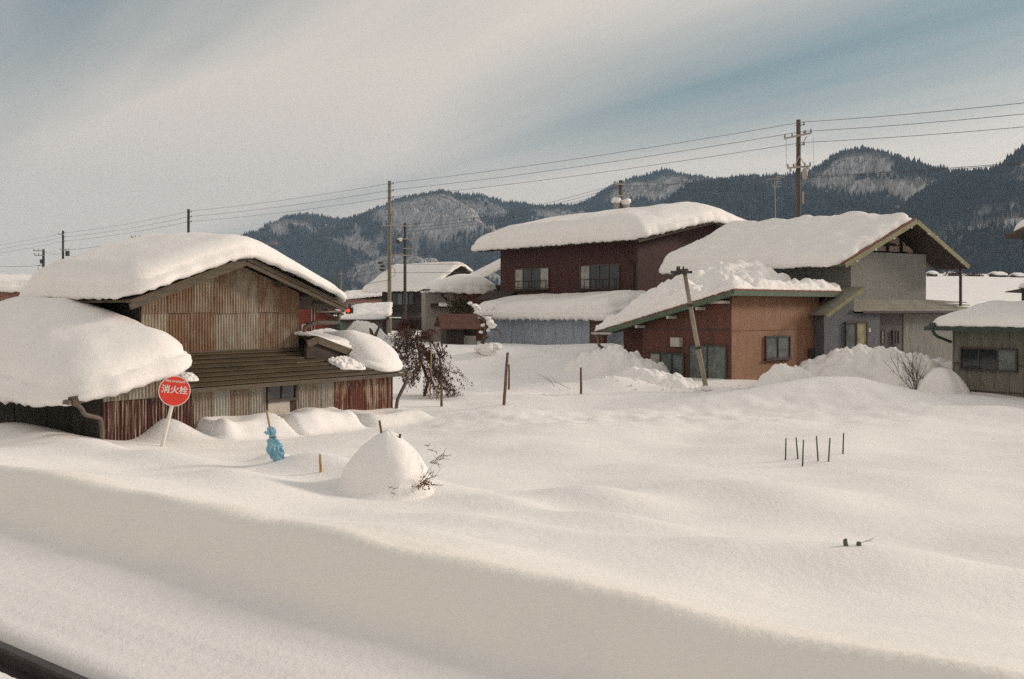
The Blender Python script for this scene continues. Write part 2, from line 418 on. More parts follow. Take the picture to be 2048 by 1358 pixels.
def axis(segs):
    out = [segs[0][0]]
    for a, b, s0, s1 in segs:
        t = a; step = s0
        n = max(2, int(round((b - a) / ((s0 + s1) / 2))))
        if s0 == s1: pts = np.linspace(a, b, n + 1)[1:]
        else:
            w = np.linspace(s0, s1, n); w = w / w.sum() * (b - a); pts = a + np.cumsum(w)
        out += list(pts)
    return np.array(out)
gxs = axis([(-3800, -300, 260, 30), (-300, -40, 25, 1.5), (-40, -14, .8, .12), (-14, 14, .1, .1), (14, 40, .12, .8), (40, 300, 1.5, 25), (300, 3800, 30, 260)])
gys = axis([(-150, 0, 25, 2), (0, 4, .6, .1), (4, 14, .065, .075), (14, 30, .085, .11), (30, 48, .13, .2), (48, 140, .4, 3), (140, 600, 4, 12), (600, 3900, 30, 120)])
GX, GY = np.meshgrid(gxs, gys)
GZ = ground(GX, GY)
def grid_obj(name, X, Y, Z, mat, parent=None):
    ny, nx = X.shape
    v = np.stack([X, Y, Z], -1).reshape(-1, 3)
    i = np.arange(ny * nx).reshape(ny, nx)
    f = np.stack([i[:-1, :-1], i[:-1, 1:], i[1:, 1:], i[1:, :-1]], -1).reshape(-1, 4)
    return np_mesh(name, v, f, mat, parent, True)
def np_mesh(name, v, f, mat, parent=None, smooth=False):
    me = bpy.data.meshes.new(name)
    k = f.shape[1]
    me.vertices.add(len(v)); me.vertices.foreach_set('co', v.astype(np.float32).ravel())
    me.loops.add(f.size); me.loops.foreach_set('vertex_index', f.astype(np.int32).ravel())
    me.polygons.add(len(f)); me.polygons.foreach_set('loop_start', np.arange(0, f.size, k, dtype=np.int32))
    if smooth: me.polygons.foreach_set('use_smooth', np.ones(len(f), dtype=bool))
    me.update(calc_edges=True); me.validate()
    if mat: me.materials.append(mat)
    o = bpy.data.objects.new(name, me); C.objects.link(o)
    if parent: o.parent = parent
    return o
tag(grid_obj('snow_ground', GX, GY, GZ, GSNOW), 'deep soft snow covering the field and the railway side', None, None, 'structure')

# ------------------------------------------------------------------ mountains with their woods
HILLSNOW, nth, bsh = newmat('wooded_hillside')
ath = N(nth, 'ShaderNodeAttribute', attribute_name='wood'); bsh.inputs['Roughness'].default_value = .95
spk = ramp_node(nth, noise_node(nth, .05, 6, .8, (1, 1, .35)), [(.38, (.20, .19, .18)), (.62, (.52, .51, .51))])
nth.links.new(mix_node(nth, ath.outputs['Fac'], spk, (.034, .044, .046)), bsh.inputs['Base Color'])
CONIFER = M('far_conifer', (0.022, 0.032, 0.034), 0.95, 0.5, 0.01)
BARE = M('far_bare_wood', (0.17, 0.155, 0.14), 0.95, 0.3, 0.02)
def cones(name, pos, h, r, mat, n=5):
    m = len(pos)
    ang = np.arange(n) * 2 * np.pi / n
    ph = rng.uniform(0, 6.28, m)
    ring = np.stack([np.cos(ang[None] + ph[:, None]) * r[:, None], np.sin(ang[None] + ph[:, None]) * r[:, None], np.zeros((m, n))], -1) + pos[:, None, :]
    ring[:, :, 2] += rng.uniform(-.06, .12, (m, n)) * h[:, None]
    top = pos.copy(); top[:, 2] += h; top[:, :2] += rng.normal(0, .12, (m, 2)) * r[:, None]
    v = np.concatenate([ring, top[:, None, :]], 1).reshape(-1, 3)
    b = np.arange(m)[:, None] * (n + 1)
    f = np.stack([np.stack([b[:, 0] + k, b[:, 0] + (k + 1) % n, b[:, 0] + n], -1) for k in range(n)], 1).reshape(-1, 3)
    return np_mesh(name, v, f, mat)
def mountain(label, crest, D, Wd, seed, ntree, bare_bias, wood_label, tree_h=(9, 16), patches=(), slope_pow=1.12):
    px = np.array([c[0] for c in crest], float); py = np.array([c[1] for c in crest], float)
    nu, nv = 260, 70
    pxs = np.linspace(px[0], px[-1], nu)
    pys = np.interp(pxs, px, py)
    ker = np.ones(5) / 5
    pys = np.convolve(np.pad(pys, 2, mode='edge'), ker, 'valid')
    zc0 = (HZ - pys) / F * D + HC
    zc0 = zc0 + fbm(pxs / 60, pxs * 0, 4, seed) * .035 * zc0 - 6
    Xc = (pxs - 1024) / F * D
    def surf(u, q):
        """u: 0..1 along the crest, q: 0 crest .. 1 foot, negative behind"""
        x = np.interp(u, np.linspace(0, 1, nu), Xc); zc = np.interp(u, np.linspace(0, 1, nu), zc0)
        qq = np.clip(q, 0, 1)
        y = D - q * Wd
        env = np.sin(np.pi * np.clip(qq, 0, 1)) ** .8
        spur = (1 - np.abs(fbm((x + .55 * y) / 190.0, y / 700.0, 3, seed)) * 2.2)
        z = zc * (1 - qq) ** slope_pow + env * zc * (.30 * (spur - .55) + .06 * fbm(x / 60, y / 60, 3, seed + 4))
        z = np.where(q < 0, zc + q * 2.2 * zc, z)
        return x + 18 * env * pn(x / 90, y / 90, seed + 9), y, z + 4
    u, q = np.meshgrid(np.linspace(0, 1, nu), np.concatenate([[-.45, -.15, -.04], np.linspace(0, 1, nv)]))
    X, Y, Z = surf(u, q)
    Z = np.maximum(Z, ground(X, Y) - 6)
    g = grid_obj('mountain', X, Y, Z, HILLSNOW)
    def cover(X, Y, Z, q):
        m = fbm((X + .55 * Y) / 210, Y / 300, 4, seed + 2) - bare_bias - .42 * np.maximum(0, fbm((X + .4 * Y) / 42, Y / 420, 3, seed + 12))
        ppx = X / Y * F + 1024; ppy = HZ - (Z - HC) / Y * F
        for (cx, cy, sx, sy, a) in patches:
            m = m - a * np.exp(-((ppx - cx) / sx) ** 2 - ((ppy - cy) / sy) ** 2)
        return m + .5 * (q < .035)
    mc = cover(X, Y, Z, q) + .25 * fbm(X / 30, Y / 30, 3, seed + 6)
    at = g.data.attributes.new('wood', 'FLOAT', 'POINT'); at.data.foreach_set('value', sstep(-.26, .0, mc).astype(np.float32).ravel())
    tag(g, label, None, None, 'structure')
    uu = rng.uniform(0, 1, ntree); qv = rng.uniform(0, 1, ntree) ** 1.25 * .92 - .02
    X, Y, Z = surf(uu, qv)
    # broad-leaved slopes, white between bare trunks, lie in patches
    m = cover(X, Y, Z, qv)
    con = m > -.12 + rng.normal(0, .09, ntree)
    ok = Z > ground(X, Y) - 2
    sel = con & ok
    pos = np.stack([X, Y, Z - .5], -1)[sel]; h = rng.uniform(*tree_h, len(pos)) * (.75 + .4 * rng.random(len(pos)))
    tag(cones('conifer_wood', pos, h, h * rng.uniform(.2, .3, len(h)), CONIFER), wood_label, 'wood', None, 'stuff')
    sel = (~con) & ok & (rng.random(ntree) < .75)
    pos = np.stack([X, Y, Z - .5], -1)[sel]; h = rng.uniform(6, 12, len(pos))
    tag(cones('bare_wood', pos, h, h * rng.uniform(.05, .12, len(h)), BARE, 4), 'leafless wood on the snowy patches of ' + label.split(' with')[0], 'wood', None, 'stuff')
mountain('long blue mountain ridge behind the village with snowy clearings',
         [(150, 640), (330, 590), (440, 520), (490, 482), (530, 458), (575, 434), (620, 431), (665, 438), (700, 446), (740, 427), (790, 403), (850, 392), (900, 389), (960, 394), (1010, 408), (1060, 412), (1110, 416), (1160, 409), (1210, 387), (1260, 358), (1320, 343), (1360, 350), (1400, 352), (1440, 372), (1520, 400), (1700, 440), (1900, 500)],
         2700, 1000, 2, 60000, -.02, 'dark conifers on the long blue ridge behind the village',
         patches=((860, 420, 60, 30, .55), (900, 440, 45, 30, .5), (790, 440, 45, 40, .45), (960, 430, 50, 22, .5), (560, 460, 20, 25, .4), (700, 490, 80, 22, .35), (1100, 430, 45, 20, .5), (1270, 385, 50, 20, .4), (1370, 375, 45, 25, .5), (830, 510, 12, 14, .5)))
mountain('dark pointed mountain to the right with a snowy face',
         [(1250, 470), (1330, 405), (1370, 372), (1420, 362), (1480, 357), (1540, 352), (1600, 345), (1640, 330), (1690, 306), (1740, 296), (1790, 312), (1840, 340), (1890, 360), (1960, 400), (2100, 470), (2300, 560)],
         1950, 800, 5, 34000, -.17, 'dark conifers on the pointed mountain to the right', (8, 13),
         patches=((1690, 380, 55, 20, .7), (1800, 370, 70, 24, .75), (1750, 330, 30, 20, .4), (1850, 400, 60, 16, .4)))
mountain('darkest wooded hill at the right edge of the view',
         [(1560, 600), (1700, 500), (1800, 420), (1860, 372), (1900, 352), (1940, 348), (1980, 342), (2020, 318), (2060, 292), (2150, 250), (2300, 240), (2500, 300), (2800, 420)],
         1500, 620, 8, 34000, -.32, 'dark conifers on the hill at the right edge', (8, 13), patches=((1960, 420, 60, 14, .35),))

# ------------------------------------------------------------------ haze
hz_m = bpy.data.materials.new('haze'); hz_m.use_nodes = True
hn = hz_m.node_tree; hn.nodes.clear()
pv = hn.nodes.new('ShaderNodeVolumePrincipled'); ho = hn.nodes.new('ShaderNodeOutputMaterial')
pv.inputs['Color'].default_value = (0.52, 0.74, 1.0, 1); pv.inputs['Density'].default_value = 0.00013; pv.inputs['Anisotropy'].default_value = 0.0
hn.links.new(pv.outputs[0], ho.inputs['Volume'])
hb = MB().box((-3900, -160, -12), (3900, 4000, 520)).build('haze', hz_m)
tag(hb, 'thin bluish winter haze over the valley', None, None, 'stuff')

# ------------------------------------------------------------------ builders shared by the houses
def slab(name, parent, x0, x1, y0, y1, zf, T, R=.4, b=.1, lip=.06, per=.12, Mr=26, amp=.04, seed=0, rc=.45, rag=.05, lump=0.0, lsc=2.4, mat=None, droop=0.0):
    """a slab of snow lying on a roof: rounded shoulders, bulging rim, ragged lower lip"""
    cx, cy, hx, hy = (x0 + x1) / 2, (y0 + y1) / 2, (x1 - x0) / 2, (y1 - y0) / 2
    rc = min(rc, hx * .9, hy * .9)
    L = [2 * (hx - rc), math.pi / 2 * rc, 2 * (hy - rc), math.pi / 2 * rc] * 2
    tot = sum(L[:4]) * 2 / 2 + sum(L[4:]) / 1 - sum(L[4:]) / 1 + sum(L[:4])
    tot = 2 * sum(L[:4])
    n = max(48, int(tot / per))
    bx, by, nx, ny = [], [], [], []
    segs = []
    corners = [(hx - rc, -hy + rc, -90), (hx - rc, hy - rc, 0), (-hx + rc, hy - rc, 90), (-hx + rc, -hy + rc, 180)]
    starts = [(-hx + rc, -hy), (hx, -hy + rc), (hx - rc, hy), (-hx, hy - rc)]
    dirs = [(1, 0), (0, 1), (-1, 0), (0, -1)]
    lens = [2 * (hx - rc), 2 * (hy - rc)] * 2
    for i in range(n):
        t = tot * i / n; k = 0
        while True:
            if t < lens[k]:
                d = dirs[k]; bx.append(starts[k][0] + d[0] * t); by.append(starts[k][1] + d[1] * t); nx.append(d[1]); ny.append(-d[0]); break
            t -= lens[k]
            if t < math.pi / 2 * rc:
                a = math.radians(corners[k][2]) + t / rc
                bx.append(corners[k][0] + rc * math.cos(a)); by.append(corners[k][1] + rc * math.sin(a)); nx.append(math.cos(a)); ny.append(math.sin(a)); break
            t -= math.pi / 2 * rc; k = (k + 1) % 4
    bx, by, nx, ny = map(np.array, (bx, by, nx, ny))
    s = np.arange(n) * tot / n
    wob = rag * (1.6 * pn(s / 1.7, s * 0 + .3, seed) + .9 * pn(s / .45, s * 0 + .7, seed + 1))
    wob = wob * np.minimum(1, np.minimum(s, tot - s) / .3)
    bx = bx + nx * wob; by = by + ny * wob
    rings = []
    for k in range(1, Mr + 1):
        rho = 1 - (1 - k / Mr) ** 2
        x, y = bx * rho, by * rho
        qx = np.abs(x) - hx + rc; qy = np.abs(y) - hy + rc
        e = -(np.hypot(np.maximum(qx, 0), np.maximum(qy, 0)) + np.minimum(np.maximum(qx, qy), 0) - rc)
        e = np.clip(e, 0, None)
        if k == Mr: e = e * 0
        X, Y = x + cx, y + cy
        t = T(X, Y) if callable(T) else T
        h = t * (.35 + .65 * np.sqrt(np.clip(1 - (1 - np.minimum(e / R, 1)) ** 2, 0, 1)))
        if lump: h = h + lump * (.75 - np.minimum(worley(X * lsc, Y * lsc, seed), 1)) * (.4 + .6 * np.minimum(e / .2, 1)) + .5 * lump * (.7 - np.minimum(worley(X * lsc * 2.1, Y * lsc * 2.1, seed + 5), 1))
        fade = np.minimum(1, .25 + e / .4)
        h = h + amp * fade * (1.6 * pn(X / 1.4, Y / 1.4, seed) + .7 * pn(X / .5, Y / .5, seed + 2) + .28 * pn(X / .17, Y / .17, seed + 3))
        if droop: h = h - droop * np.exp(-e / .35)
        rings.append(np.stack([X, Y, zf(X, Y) + np.maximum(h, .02)], -1))
    rj = rag * .8 * pn(s / .16, s * 0, seed + 6)
    tb = T(bx + cx, by + cy) if callable(T) else T
    st = .35 * pn(s / .5, s * 0 + .9, seed + 8)
    for (o, hf, l) in ((b * .55, .29, 0), (b * .62, .24, 0), (b * .95, .20, 0), (b * .86, .14, .05), (b * 1.05, .10, .1), (b * .92, .03, .55), (b * .45, 0, 1.0), (-.14, 0, .2)):
        inner = o <= 0
        o = o if inner else o * (1 + st)
        X, Y = bx + nx * o + cx, by + ny * o + cy
        z = zf(X, Y) + hf * tb - l * (lip + np.maximum(rj, -.02) * 1.3) - (droop if droop else 0) * (.2 if inner else 1)
        rings.append(np.stack([X, Y, z + .004], -1))
    v = np.concatenate([np.array([[cx, cy, float(np.mean(rings[0][:, 2]))]])] + rings, 0)
    f4 = []
    for k in range(len(rings) - 1):
        a = 1 + k * n + np.arange(n); a2 = 1 + k * n + (np.arange(n) + 1) % n
        f4.append(np.stack([a, a + n, a2 + n, a2], -1))
    fan = [(0, 1 + i, 1 + (i + 1) % n) for i in range(n)]
    faces = fan + [tuple(r) for r in np.concatenate(f4, 0).tolist()]
    return mesh_obj(name, v.tolist(), faces, mat or SNOW, parent, True)
def lumpmesh(seed, r=1.0):
    """one irregular chunk of snow"""
    import bmesh
    bm = bmesh.new(); bmesh.ops.create_icosphere(bm, subdivisions=3, radius=1.0)
    for v in bm.verts:
        k = 1 + .62 * float(pn(v.co.x * 1.3 + v.co.z, v.co.y * 1.3 - v.co.z * .7, seed)) + .32 * float(pn(v.co.x * 3.1 + v.co.z * 2, v.co.y * 3.1, seed + 3))
        v.co *= k * r; v.co.z *= .75
    me = bpy.data.meshes.new('snow_lump'); bm.to_mesh(me); bm.free()
    me.materials.append(SNOW); me.polygons.foreach_set('use_smooth', [True] * len(me.polygons))
    return me
LUMPS = [lumpmesh(i * 3 + 1) for i in range(5)]
def lump(parent, x, y, z, r, name='snow_lump'):
    o = bpy.data.objects.new(name, random.choice(LUMPS)); C.objects.link(o)
    o.parent = parent; o.location = (x, y, z); o.scale = (r * random.uniform(.8, 1.3), r * random.uniform(.8, 1.3), r * random.uniform(.7, 1.1)); o.rotation_euler = (random.uniform(-.4, .4), random.uniform(-.4, .4), random.uniform(0, 6))
    return o
def fmap(ly):      # a: along front, z, d: outwards
    return lambda a, z, d: (a, ly - d, z)
def smap(lx):      # left-hand side wall (faces local -x)
    return lambda a, z, d: (lx - d, a, z)
def pbox(mb, mp, a0, a1, z0, z1, d0, d1): return mb.box(mp(a0, z0, d0), mp(a1, z1, d1))
def window(parent, mp, a0, a1, z0, z1, cols=2, rows=1, fw=.045, dep=.05, fm=None, panes=None, name='window', split=None):
    fm = fm or FRAME; a0, a1 = sorted((a0, a1)); z0, z1 = sorted((z0, z1))
    mb = MB()
    pbox(mb, mp, a0, a1, z1 - fw, z1, -.02, dep); pbox(mb, mp, a0, a1, z0, z0 + fw, -.02, dep + .015)
    pbox(mb, mp, a0, a0 + fw, z0 + fw, z1 - fw, -.02, dep - .003); pbox(mb, mp, a1 - fw, a1, z0 + fw, z1 - fw, -.02, dep - .003)
    cs = split or [i / cols for i in range(cols + 1)]
    xs = [a0 + fw * .5 + (a1 - a0 - fw) * c for c in cs]; zs = [z0 + fw * .5 + (z1 - z0 - fw) * i / rows for i in range(rows + 1)]
    for x in xs[1:-1]: pbox(mb, mp, x - fw * .4, x + fw * .4, z0 + fw, z1 - fw, -.02, dep - .012)
    for z in zs[1:-1]: pbox(mb, mp, a0 + fw, a1 - fw, z - fw * .4, z + fw * .4, -.02, dep - .016)
    w = mb.build(name, fm, parent)
    k = 0
    for j in range(rows):
        for i in range(len(xs) - 1):
            g = panes[k % len(panes)] if panes else GLASS; k += 1
            pbox(MB(), mp, xs[i] + fw * .35, xs[i + 1] - fw * .35, zs[j] + fw * .35, zs[j + 1] - fw * .35, -.015, dep * .3 + .004 * (i % 2)).build('pane', g, w)
    return w
def wallbox(parent, x0, x1, y0, y1, z0, z1, mat, name='wall'):
    return MB().box((x0, y0, z0), (x1, y1, z1)).build(name, mat, parent)
def prism_y(parent, poly, y0, y1, mat, name='wall'):
    """polygon in x-z (counter-clockwise as seen from the front), extruded from y0 to y1"""
    return MB().prism([(x, y0, z) for x, z in poly], (0, y1 - y0, 0)).build(name, mat, parent)
def prism_x(parent, poly, x0, x1, mat, name='wall'):
    return MB().prism([(x0, y, z) for y, z in poly], (x1 - x0, 0, 0)).build(name, mat, parent)
def board(parent, a, b, w, h, mat, name, off=(0, 0, 0)):
    """a straight board from a to b, w wide (horizontal), h tall (vertical)"""
    a, b = Vector(a) + Vector(off), Vector(b) + Vector(off)
    t = (b - a).normalized(); sd = t.cross(Vector((0, 0, 1))).normalized() * (w / 2); up = sd.cross(t).normalized() * (h / 2)
    mb = MB(); vs = []
    for p in (a, b):
        vs += [p - sd - up, p + sd - up, p + sd + up, p - sd + up]
    mb.add(vs, [(0, 1, 2, 3), (7, 6, 5, 4), (0, 4, 5, 1), (1, 5, 6, 2), (2, 6, 7, 3), (3, 7, 4, 0)])
    return mb.build(name, mat, parent)
def pipe(parent, pts, r, mat=None, name='downpipe'):
    q = []
    for i, p in enumerate(pts):
        p = Vector(p)
        if 0 < i < len(pts) - 1:
            a, b = Vector(pts[i - 1]), Vector(pts[i + 1])
            q += [p + (a - p).normalized() * min(r * 2, (a - p).length * .4), p + ((a - p).normalized() + (b - p).normalized()) * r * .35, p + (b - p).normalized() * min(r * 2, (b - p).length * .4)]
        else: q.append(p)
    return MB().tube(q, r, 8).build(name, mat or PIPE, parent, True)
def corr(parent, x0, x1, zb, zt, y, mat, pitch=.076, amp=.013, name='corrugated_sheet', tilt=0.0):
    """a corrugated iron sheet on a front wall; zb and zt are numbers or functions of x"""
    n = max(6, int((x1 - x0) / (pitch / 6)))
    xs = np.linspace(x0, x1, n + 1)
    yy = y - amp * (1 + np.sin(xs / pitch * 2 * np.pi))
    b = np.array([zb(v) if callable(zb) else zb for v in xs]); t = np.array([zt(v) if callable(zt) else zt for v in xs])
    v = [(a, c - tilt, d) for a, c, d in zip(xs, yy, b)] + [(a, c, d) for a, c, d in zip(xs, yy, t)]
    return mesh_obj(name, v, [(i, i + 1, n + 2 + i, n + 1 + i) for i in range(n)], mat, parent, True)
# ------------------------------------------------------------------ corrugated iron barn on the left
B = BARN
GW = 1.25                                             # the gable wall stands this far behind the low front wall
barn = B.thing('barn', 'rusty corrugated iron barn with brown lean-to roof, beside the red round sign', 'barn')
gl, gr_ = 1.66, 6.02
RX, RZ, RS = 4.0, 3.96, .345                           # ridge position, height, pitch of the upper roof
def zroof(x): return RZ - RS * abs(x - RX)
wallbox(barn, gl, gr_, GW + .03, 4.9, -1.5, 2.6, DARKW, 'wall')
prism_y(barn, [(gl, 2.6), (gr_, 2.6), (gr_, zroof(gr_) - .12), (RX, zroof(RX) - .12), (gl, zroof(gl) - .12)], GW + .03, 4.9, DARKW, 'gable_wall')
seam = 2.68
edges = np.linspace(gl, gr_, 8)
for i in range(7):
    corr(barn, edges[i] - .01, edges[i + 1] + .015, 1.62, seam + .03, GW + .012 * (i % 2), GALV, tilt=.004)
for i in range(7):
    corr(barn, edges[i] - .01, edges[i + 1] + .015, seam - .03 + .012 * (i % 3), lambda x: zroof(x) - .10, GW - .02 - .012 * (i % 2), GALV)
board(barn, (gr_ + .02, GW - .03, 1.6), (gr_ + .02, GW - .03, zroof(gr_) - .1), .07, .05, FASCIA, 'corner_trim')
# roof sheets, boards along the rakes, purlin ends
E0, E1 = 1.02, 7.12
for a, b in ((E0, RX), (RX, E1)):
    MB().prism([(a, .66, zroof(a) - .05), (b, .66, zroof(b) - .05), (b, .66, zroof(b)), (a, .66, zroof(a))], (0, 4.35, 0)).build('roof', BROWNROOF, barn)
for a, b, s in ((E0 + .02, RX - .01, 1), (RX + .01, E1 - .02, -1)):
    board(barn, (a, .70, zroof(a) - .14), (b, .70, zroof(b) - .14), .045, .13, FASCIA, 'barge_board')
    board(barn, (a, .665, zroof(a) - .07), (b, .665, zroof(b) - .07), .03, .05, FASCIA, 'roof_edge_trim')
for x in (1.5, 2.7, RX, 5.3, 6.5):
    MB().box((x - .05, .73, zroof(x) - .22), (x + .05, GW - .05, zroof(x) - .1)).build('purlin', FASCIA, barn)
prism_y(barn, [(gr_ + .05, zroof(gr_) - .2), (E1 - .05, zroof(E1) - .14), (E1 - .05, zroof(E1) - .06), (gr_ + .05, zroof(gr_) - .06)], .74, 4.8, SOFFIT, 'soffit')
pipe(barn, [(gr_ + .05, .72, zroof(E1) - .2), (E1 - .02, .72, zroof(E1) - .2)], .025, PIPE, 'gutter_bar')
# low front: walls in sheets
EZ, FP = 1.13, .42                                    # eave height and pitch of the low front roof
def zfront(ly): return EZ + FP * (ly + .30)
wallbox(barn, .02, 8.08, .04, GW, -1.5, 1.14, DARKW, 'low_wall')
wallbox(barn, .02, gl, .04, 5.4, -1.5, 1.14, DARKW, 'annex_wall')
wx0 = B.front(531)[0]; wx1 = B.front(591)[0]; xr = B.front(387)[0]; xrr = B.front(667)[0]
def zann(x): return 1.13 + .24 * (x + .83)
n = 4
e = np.linspace(0, xr, n + 1)
for i in range(n):
    corr(barn, e[i] - .01, e[i + 1] + .015, -.6, .99, .012 * (i % 2), REDS)
e = np.linspace(0, 1.62, 4)
for i in range(3):
    corr(barn, e[i] - .01, e[i + 1] + .01, .96, lambda x: zann(x) - .08, -.022 - .012 * (i % 2), GALV2)
prism_y(barn, [(0.02, 1.1), (1.62, 1.1), (1.62, zann(1.62) - .06), (.02, zann(.02) - .06)], .04, 5.4, DARKW, 'annex_gable')
wt_ = zfront(0) - .05
e = np.linspace(xr, wx0, 5)
for i in range(4): corr(barn, e[i] - .005, e[i + 1] + .015, -.5, wt_, .012 * (i % 2), GALV2)
e = np.linspace(wx1, xrr, 4)
for i in range(3): corr(barn, e[i], e[i + 1] + .015, -.4, wt_, .012 * (i % 2), GALV2)
e = np.linspace(xrr, 8.1, 5)
for i in range(4): corr(barn, e[i], e[i + 1] + .01, -.4, wt_, -.004 - .012 * (i % 2), RUSTS)
for x in (xr + .01, 0.0, 8.1): board(barn, (x, -.03, -.6), (x, -.03, wt_ - (0 if x else .1)), .06, .05, FASCIA, 'corner_trim')
zt_, zm, zb_ = B.front(560, 766)[1], B.front(560, 802)[1], -.3
window(barn, fmap(-.02), wx0, wx1, zm, zt_, 2, 1, .06, .06, FRAME, [GLASS, GLASS], 'window')
PANEL = M('pale_door_panel', (.42, .38, .32), .7, .2)
MB().box((wx0 + .05, -.035, zb_), (wx1 - .2, .02, zm - .004)).build('door_panel', PANEL, barn)
for x in (wx0 - .02, wx1 + .02): board(barn, (x, -.045, zb_), (x, -.045, wt_), .07, .09, FASCIA, 'door_post')
wallbox(barn, wx0 + .02, wx1 - .02, -.01, .03, zb_, wt_, SOFFIT, 'door_recess')
# brown roof of the low front: lapped courses
cn = 8
for i in range(cn):
    a, b = -.34 + (GW + .34) * i / cn, -.34 + (GW + .34) * (i + 1) / cn + .05
    z0, z1 = zfront(a) + .045, zfront(b) - .004
    x0 = 1.62 if a > -.1 else 1.4
    x1 = 8.42 - .02 * (i % 2)
    MB().add([(x0, a, z0), (x1, a, z0), (x1, b, z1), (x0, b, z1), (x0, a, z0 - .022), (x1, a, z0 - .022), (x1, b, z1 - .03), (x0, b, z1 - .03)],
             [(0, 1, 2, 3), (7, 6, 5, 4), (4, 5, 1, 0), (5, 6, 2, 1), (6, 7, 3, 2), (7, 4, 0, 3)]).build('roof_course', BROWNROOF, barn)
board(barn, (1.4, -.31, EZ - .06), (8.38, -.31, EZ - .06), .04, .09, FASCIA, 'eave_board')
MB().box((gl, GW - .06, 1.70), (gr_, GW + .02, 1.80)).build('flashing', FASCIA, barn)
MB().prism([(1.42, -.28, EZ - .05), (8.3, -.28, EZ - .05), (8.3, .02, EZ - .02), (1.42, .02, EZ - .02)], (0, 0, -.03)).build('eave_soffit', SOFFIT, barn)
# annex roof on the left with the big cushion of snow
MB().prism([(-.86, -.42, zann(-.86) - .05), (1.64, -.42, zann(1.64) - .05), (1.64, -.42, zann(1.64)), (-.86, -.42, zann(-.86))], (0, 6.0, 0)).build('annex_roof', BROWNROOF, barn)
board(barn, (-.84, -.40, zann(-.84) - .1), (1.60, -.40, zann(1.6) - .1), .04, .13, FASCIA, 'barge_board')
board(barn, (-.86, -.4, zann(-.86) - .09), (-.86, 5.5, zann(-.86) - .09), .10, .08, PIPE, 'gutter')
pipe(barn, [(-.80, -.34, 1.02), (-.62, -.3, .93), (-.55, -.28, .78), (-.12, -.14, .66), (-.08, -.12, .4), (-.08, -.12, -.5)], .045)
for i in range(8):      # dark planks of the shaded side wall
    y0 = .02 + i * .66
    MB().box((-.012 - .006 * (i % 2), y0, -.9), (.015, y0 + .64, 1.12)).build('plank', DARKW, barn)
slab('annex_roof_snow', barn, -1.0, 1.92, -.52, 5.9, lambda x, y: 1.16 + .22 * (np.minimum(x, 1.9) + .83) + .03 * np.clip(y, 0, 6),
     lambda x, y: .62 + .62 * sstep(-.4, 3.2, y) - .1 * sstep(4.4, 5.9, y) + .16 * sstep(-.8, .8, x) * (1 - sstep(1.0, 2.2, x)), R=1.35, b=.16, lip=.10, seed=3, rc=.9, rag=.10, amp=.05, droop=.10)
# roof of the lean-to on the right, its little gable board and snow
def zr(x): return 2.10 - .31 * (x - 6.02)
MB().prism([(6.04, .56, zr(6.04) - .05), (8.5, .56, zr(8.5) - .05), (8.5, .56, zr(8.5)), (6.04, .56, zr(6.04))], (0, 4.8, 0)).build('side_roof', BROWNROOF, barn)
wallbox(barn, gr_ + .01, 8.06, GW + .01, 5.0, -1.5, 1.25, DARKW, 'side_wall')
board(barn, (6.05, .57, zr(6.05) - .10), (7.9, .57, zr(7.9) - .10), .05, .17, FASCIA, 'barge_board')
board(barn, (5.72, .57, 1.90), (6.05, .57, zr(6.05) - .10), .05, .17, FASCIA, 'barge_board')
prism_y(barn, [(5.75, 1.55), (7.85, 1.45), (7.85, 1.5), (6.05, zr(6.05) - .17), (5.75, 1.85)], .62, .70, SOFFIT, 'gable_infill')
slab('side_roof_snow', barn, 5.95, 8.62, .66, 5.2, lambda x, y: zr(x) + .01, lambda x, y: .10 + .30 * sstep(6.4, 7.8, x) + .12 * sstep(.8, 2.4, y), R=.55, b=.08, lip=.05, seed=8, rc=.5, rag=.05)
slab('eave_corner_snow', barn, 7.22, 8.50, -.22, 2.2, lambda x, y: np.minimum(zfront(y) + .02, zr(x) + .06), lambda x, y: .44 + .10 * sstep(-.2, 1.0, y), R=.62, b=.10, lip=.04, seed=14, rc=.55, rag=.04)
slab('fallen_snow', barn, 6.25, 7.05, -.02, .42, lambda x, y: zfront(y) + .03, .06, R=.1, b=.02, lip=.0, seed=17, rc=.15, rag=.16, lump=.13, lsc=5.5, per=.03, Mr=16)
slab('fallen_snow', barn, 1.78, 2.12, -.1, .2, lambda x, y: zfront(y) + .03, .04, R=.1, b=.02, lip=.0, seed=19, rc=.12, rag=.12, lump=.08, lsc=6, per=.03, Mr=12)
pipe(barn, [(E1 - .12, .80, zroof(E1) - .2), (E1 - .14, .80, zroof(E1) - .48), (6.32, .95, 2.42), (6.12, 1.12, 2.3), (6.12, 1.12, 2.0), (6.3, .95, 1.98)], .05)
pipe(barn, [(8.42, -.28, 1.06), (8.40, -.26, .92), (8.2, -.1, .42), (8.18, -.08, .25), (8.18, -.08, -.6)], .045)
MB().box((8.28, -.36, 1.0), (8.5, -.2, 1.1)).build('gutter_head', PIPE, barn)
# snow on the upper roof
slab('roof_snow', barn, E0 - .06, E1 + .04, .60, 5.05, lambda x, y: RZ - RS * (np.sqrt((x - RX) ** 2 + .12) - .346) + .02,
     lambda x, y: .52 - .20 * sstep(4.5, 7.0, x) + .10 * sstep(1.0, 3.0, y), R=.75, b=.12, lip=.07, seed=21, rc=.55, rag=.07, amp=.03)

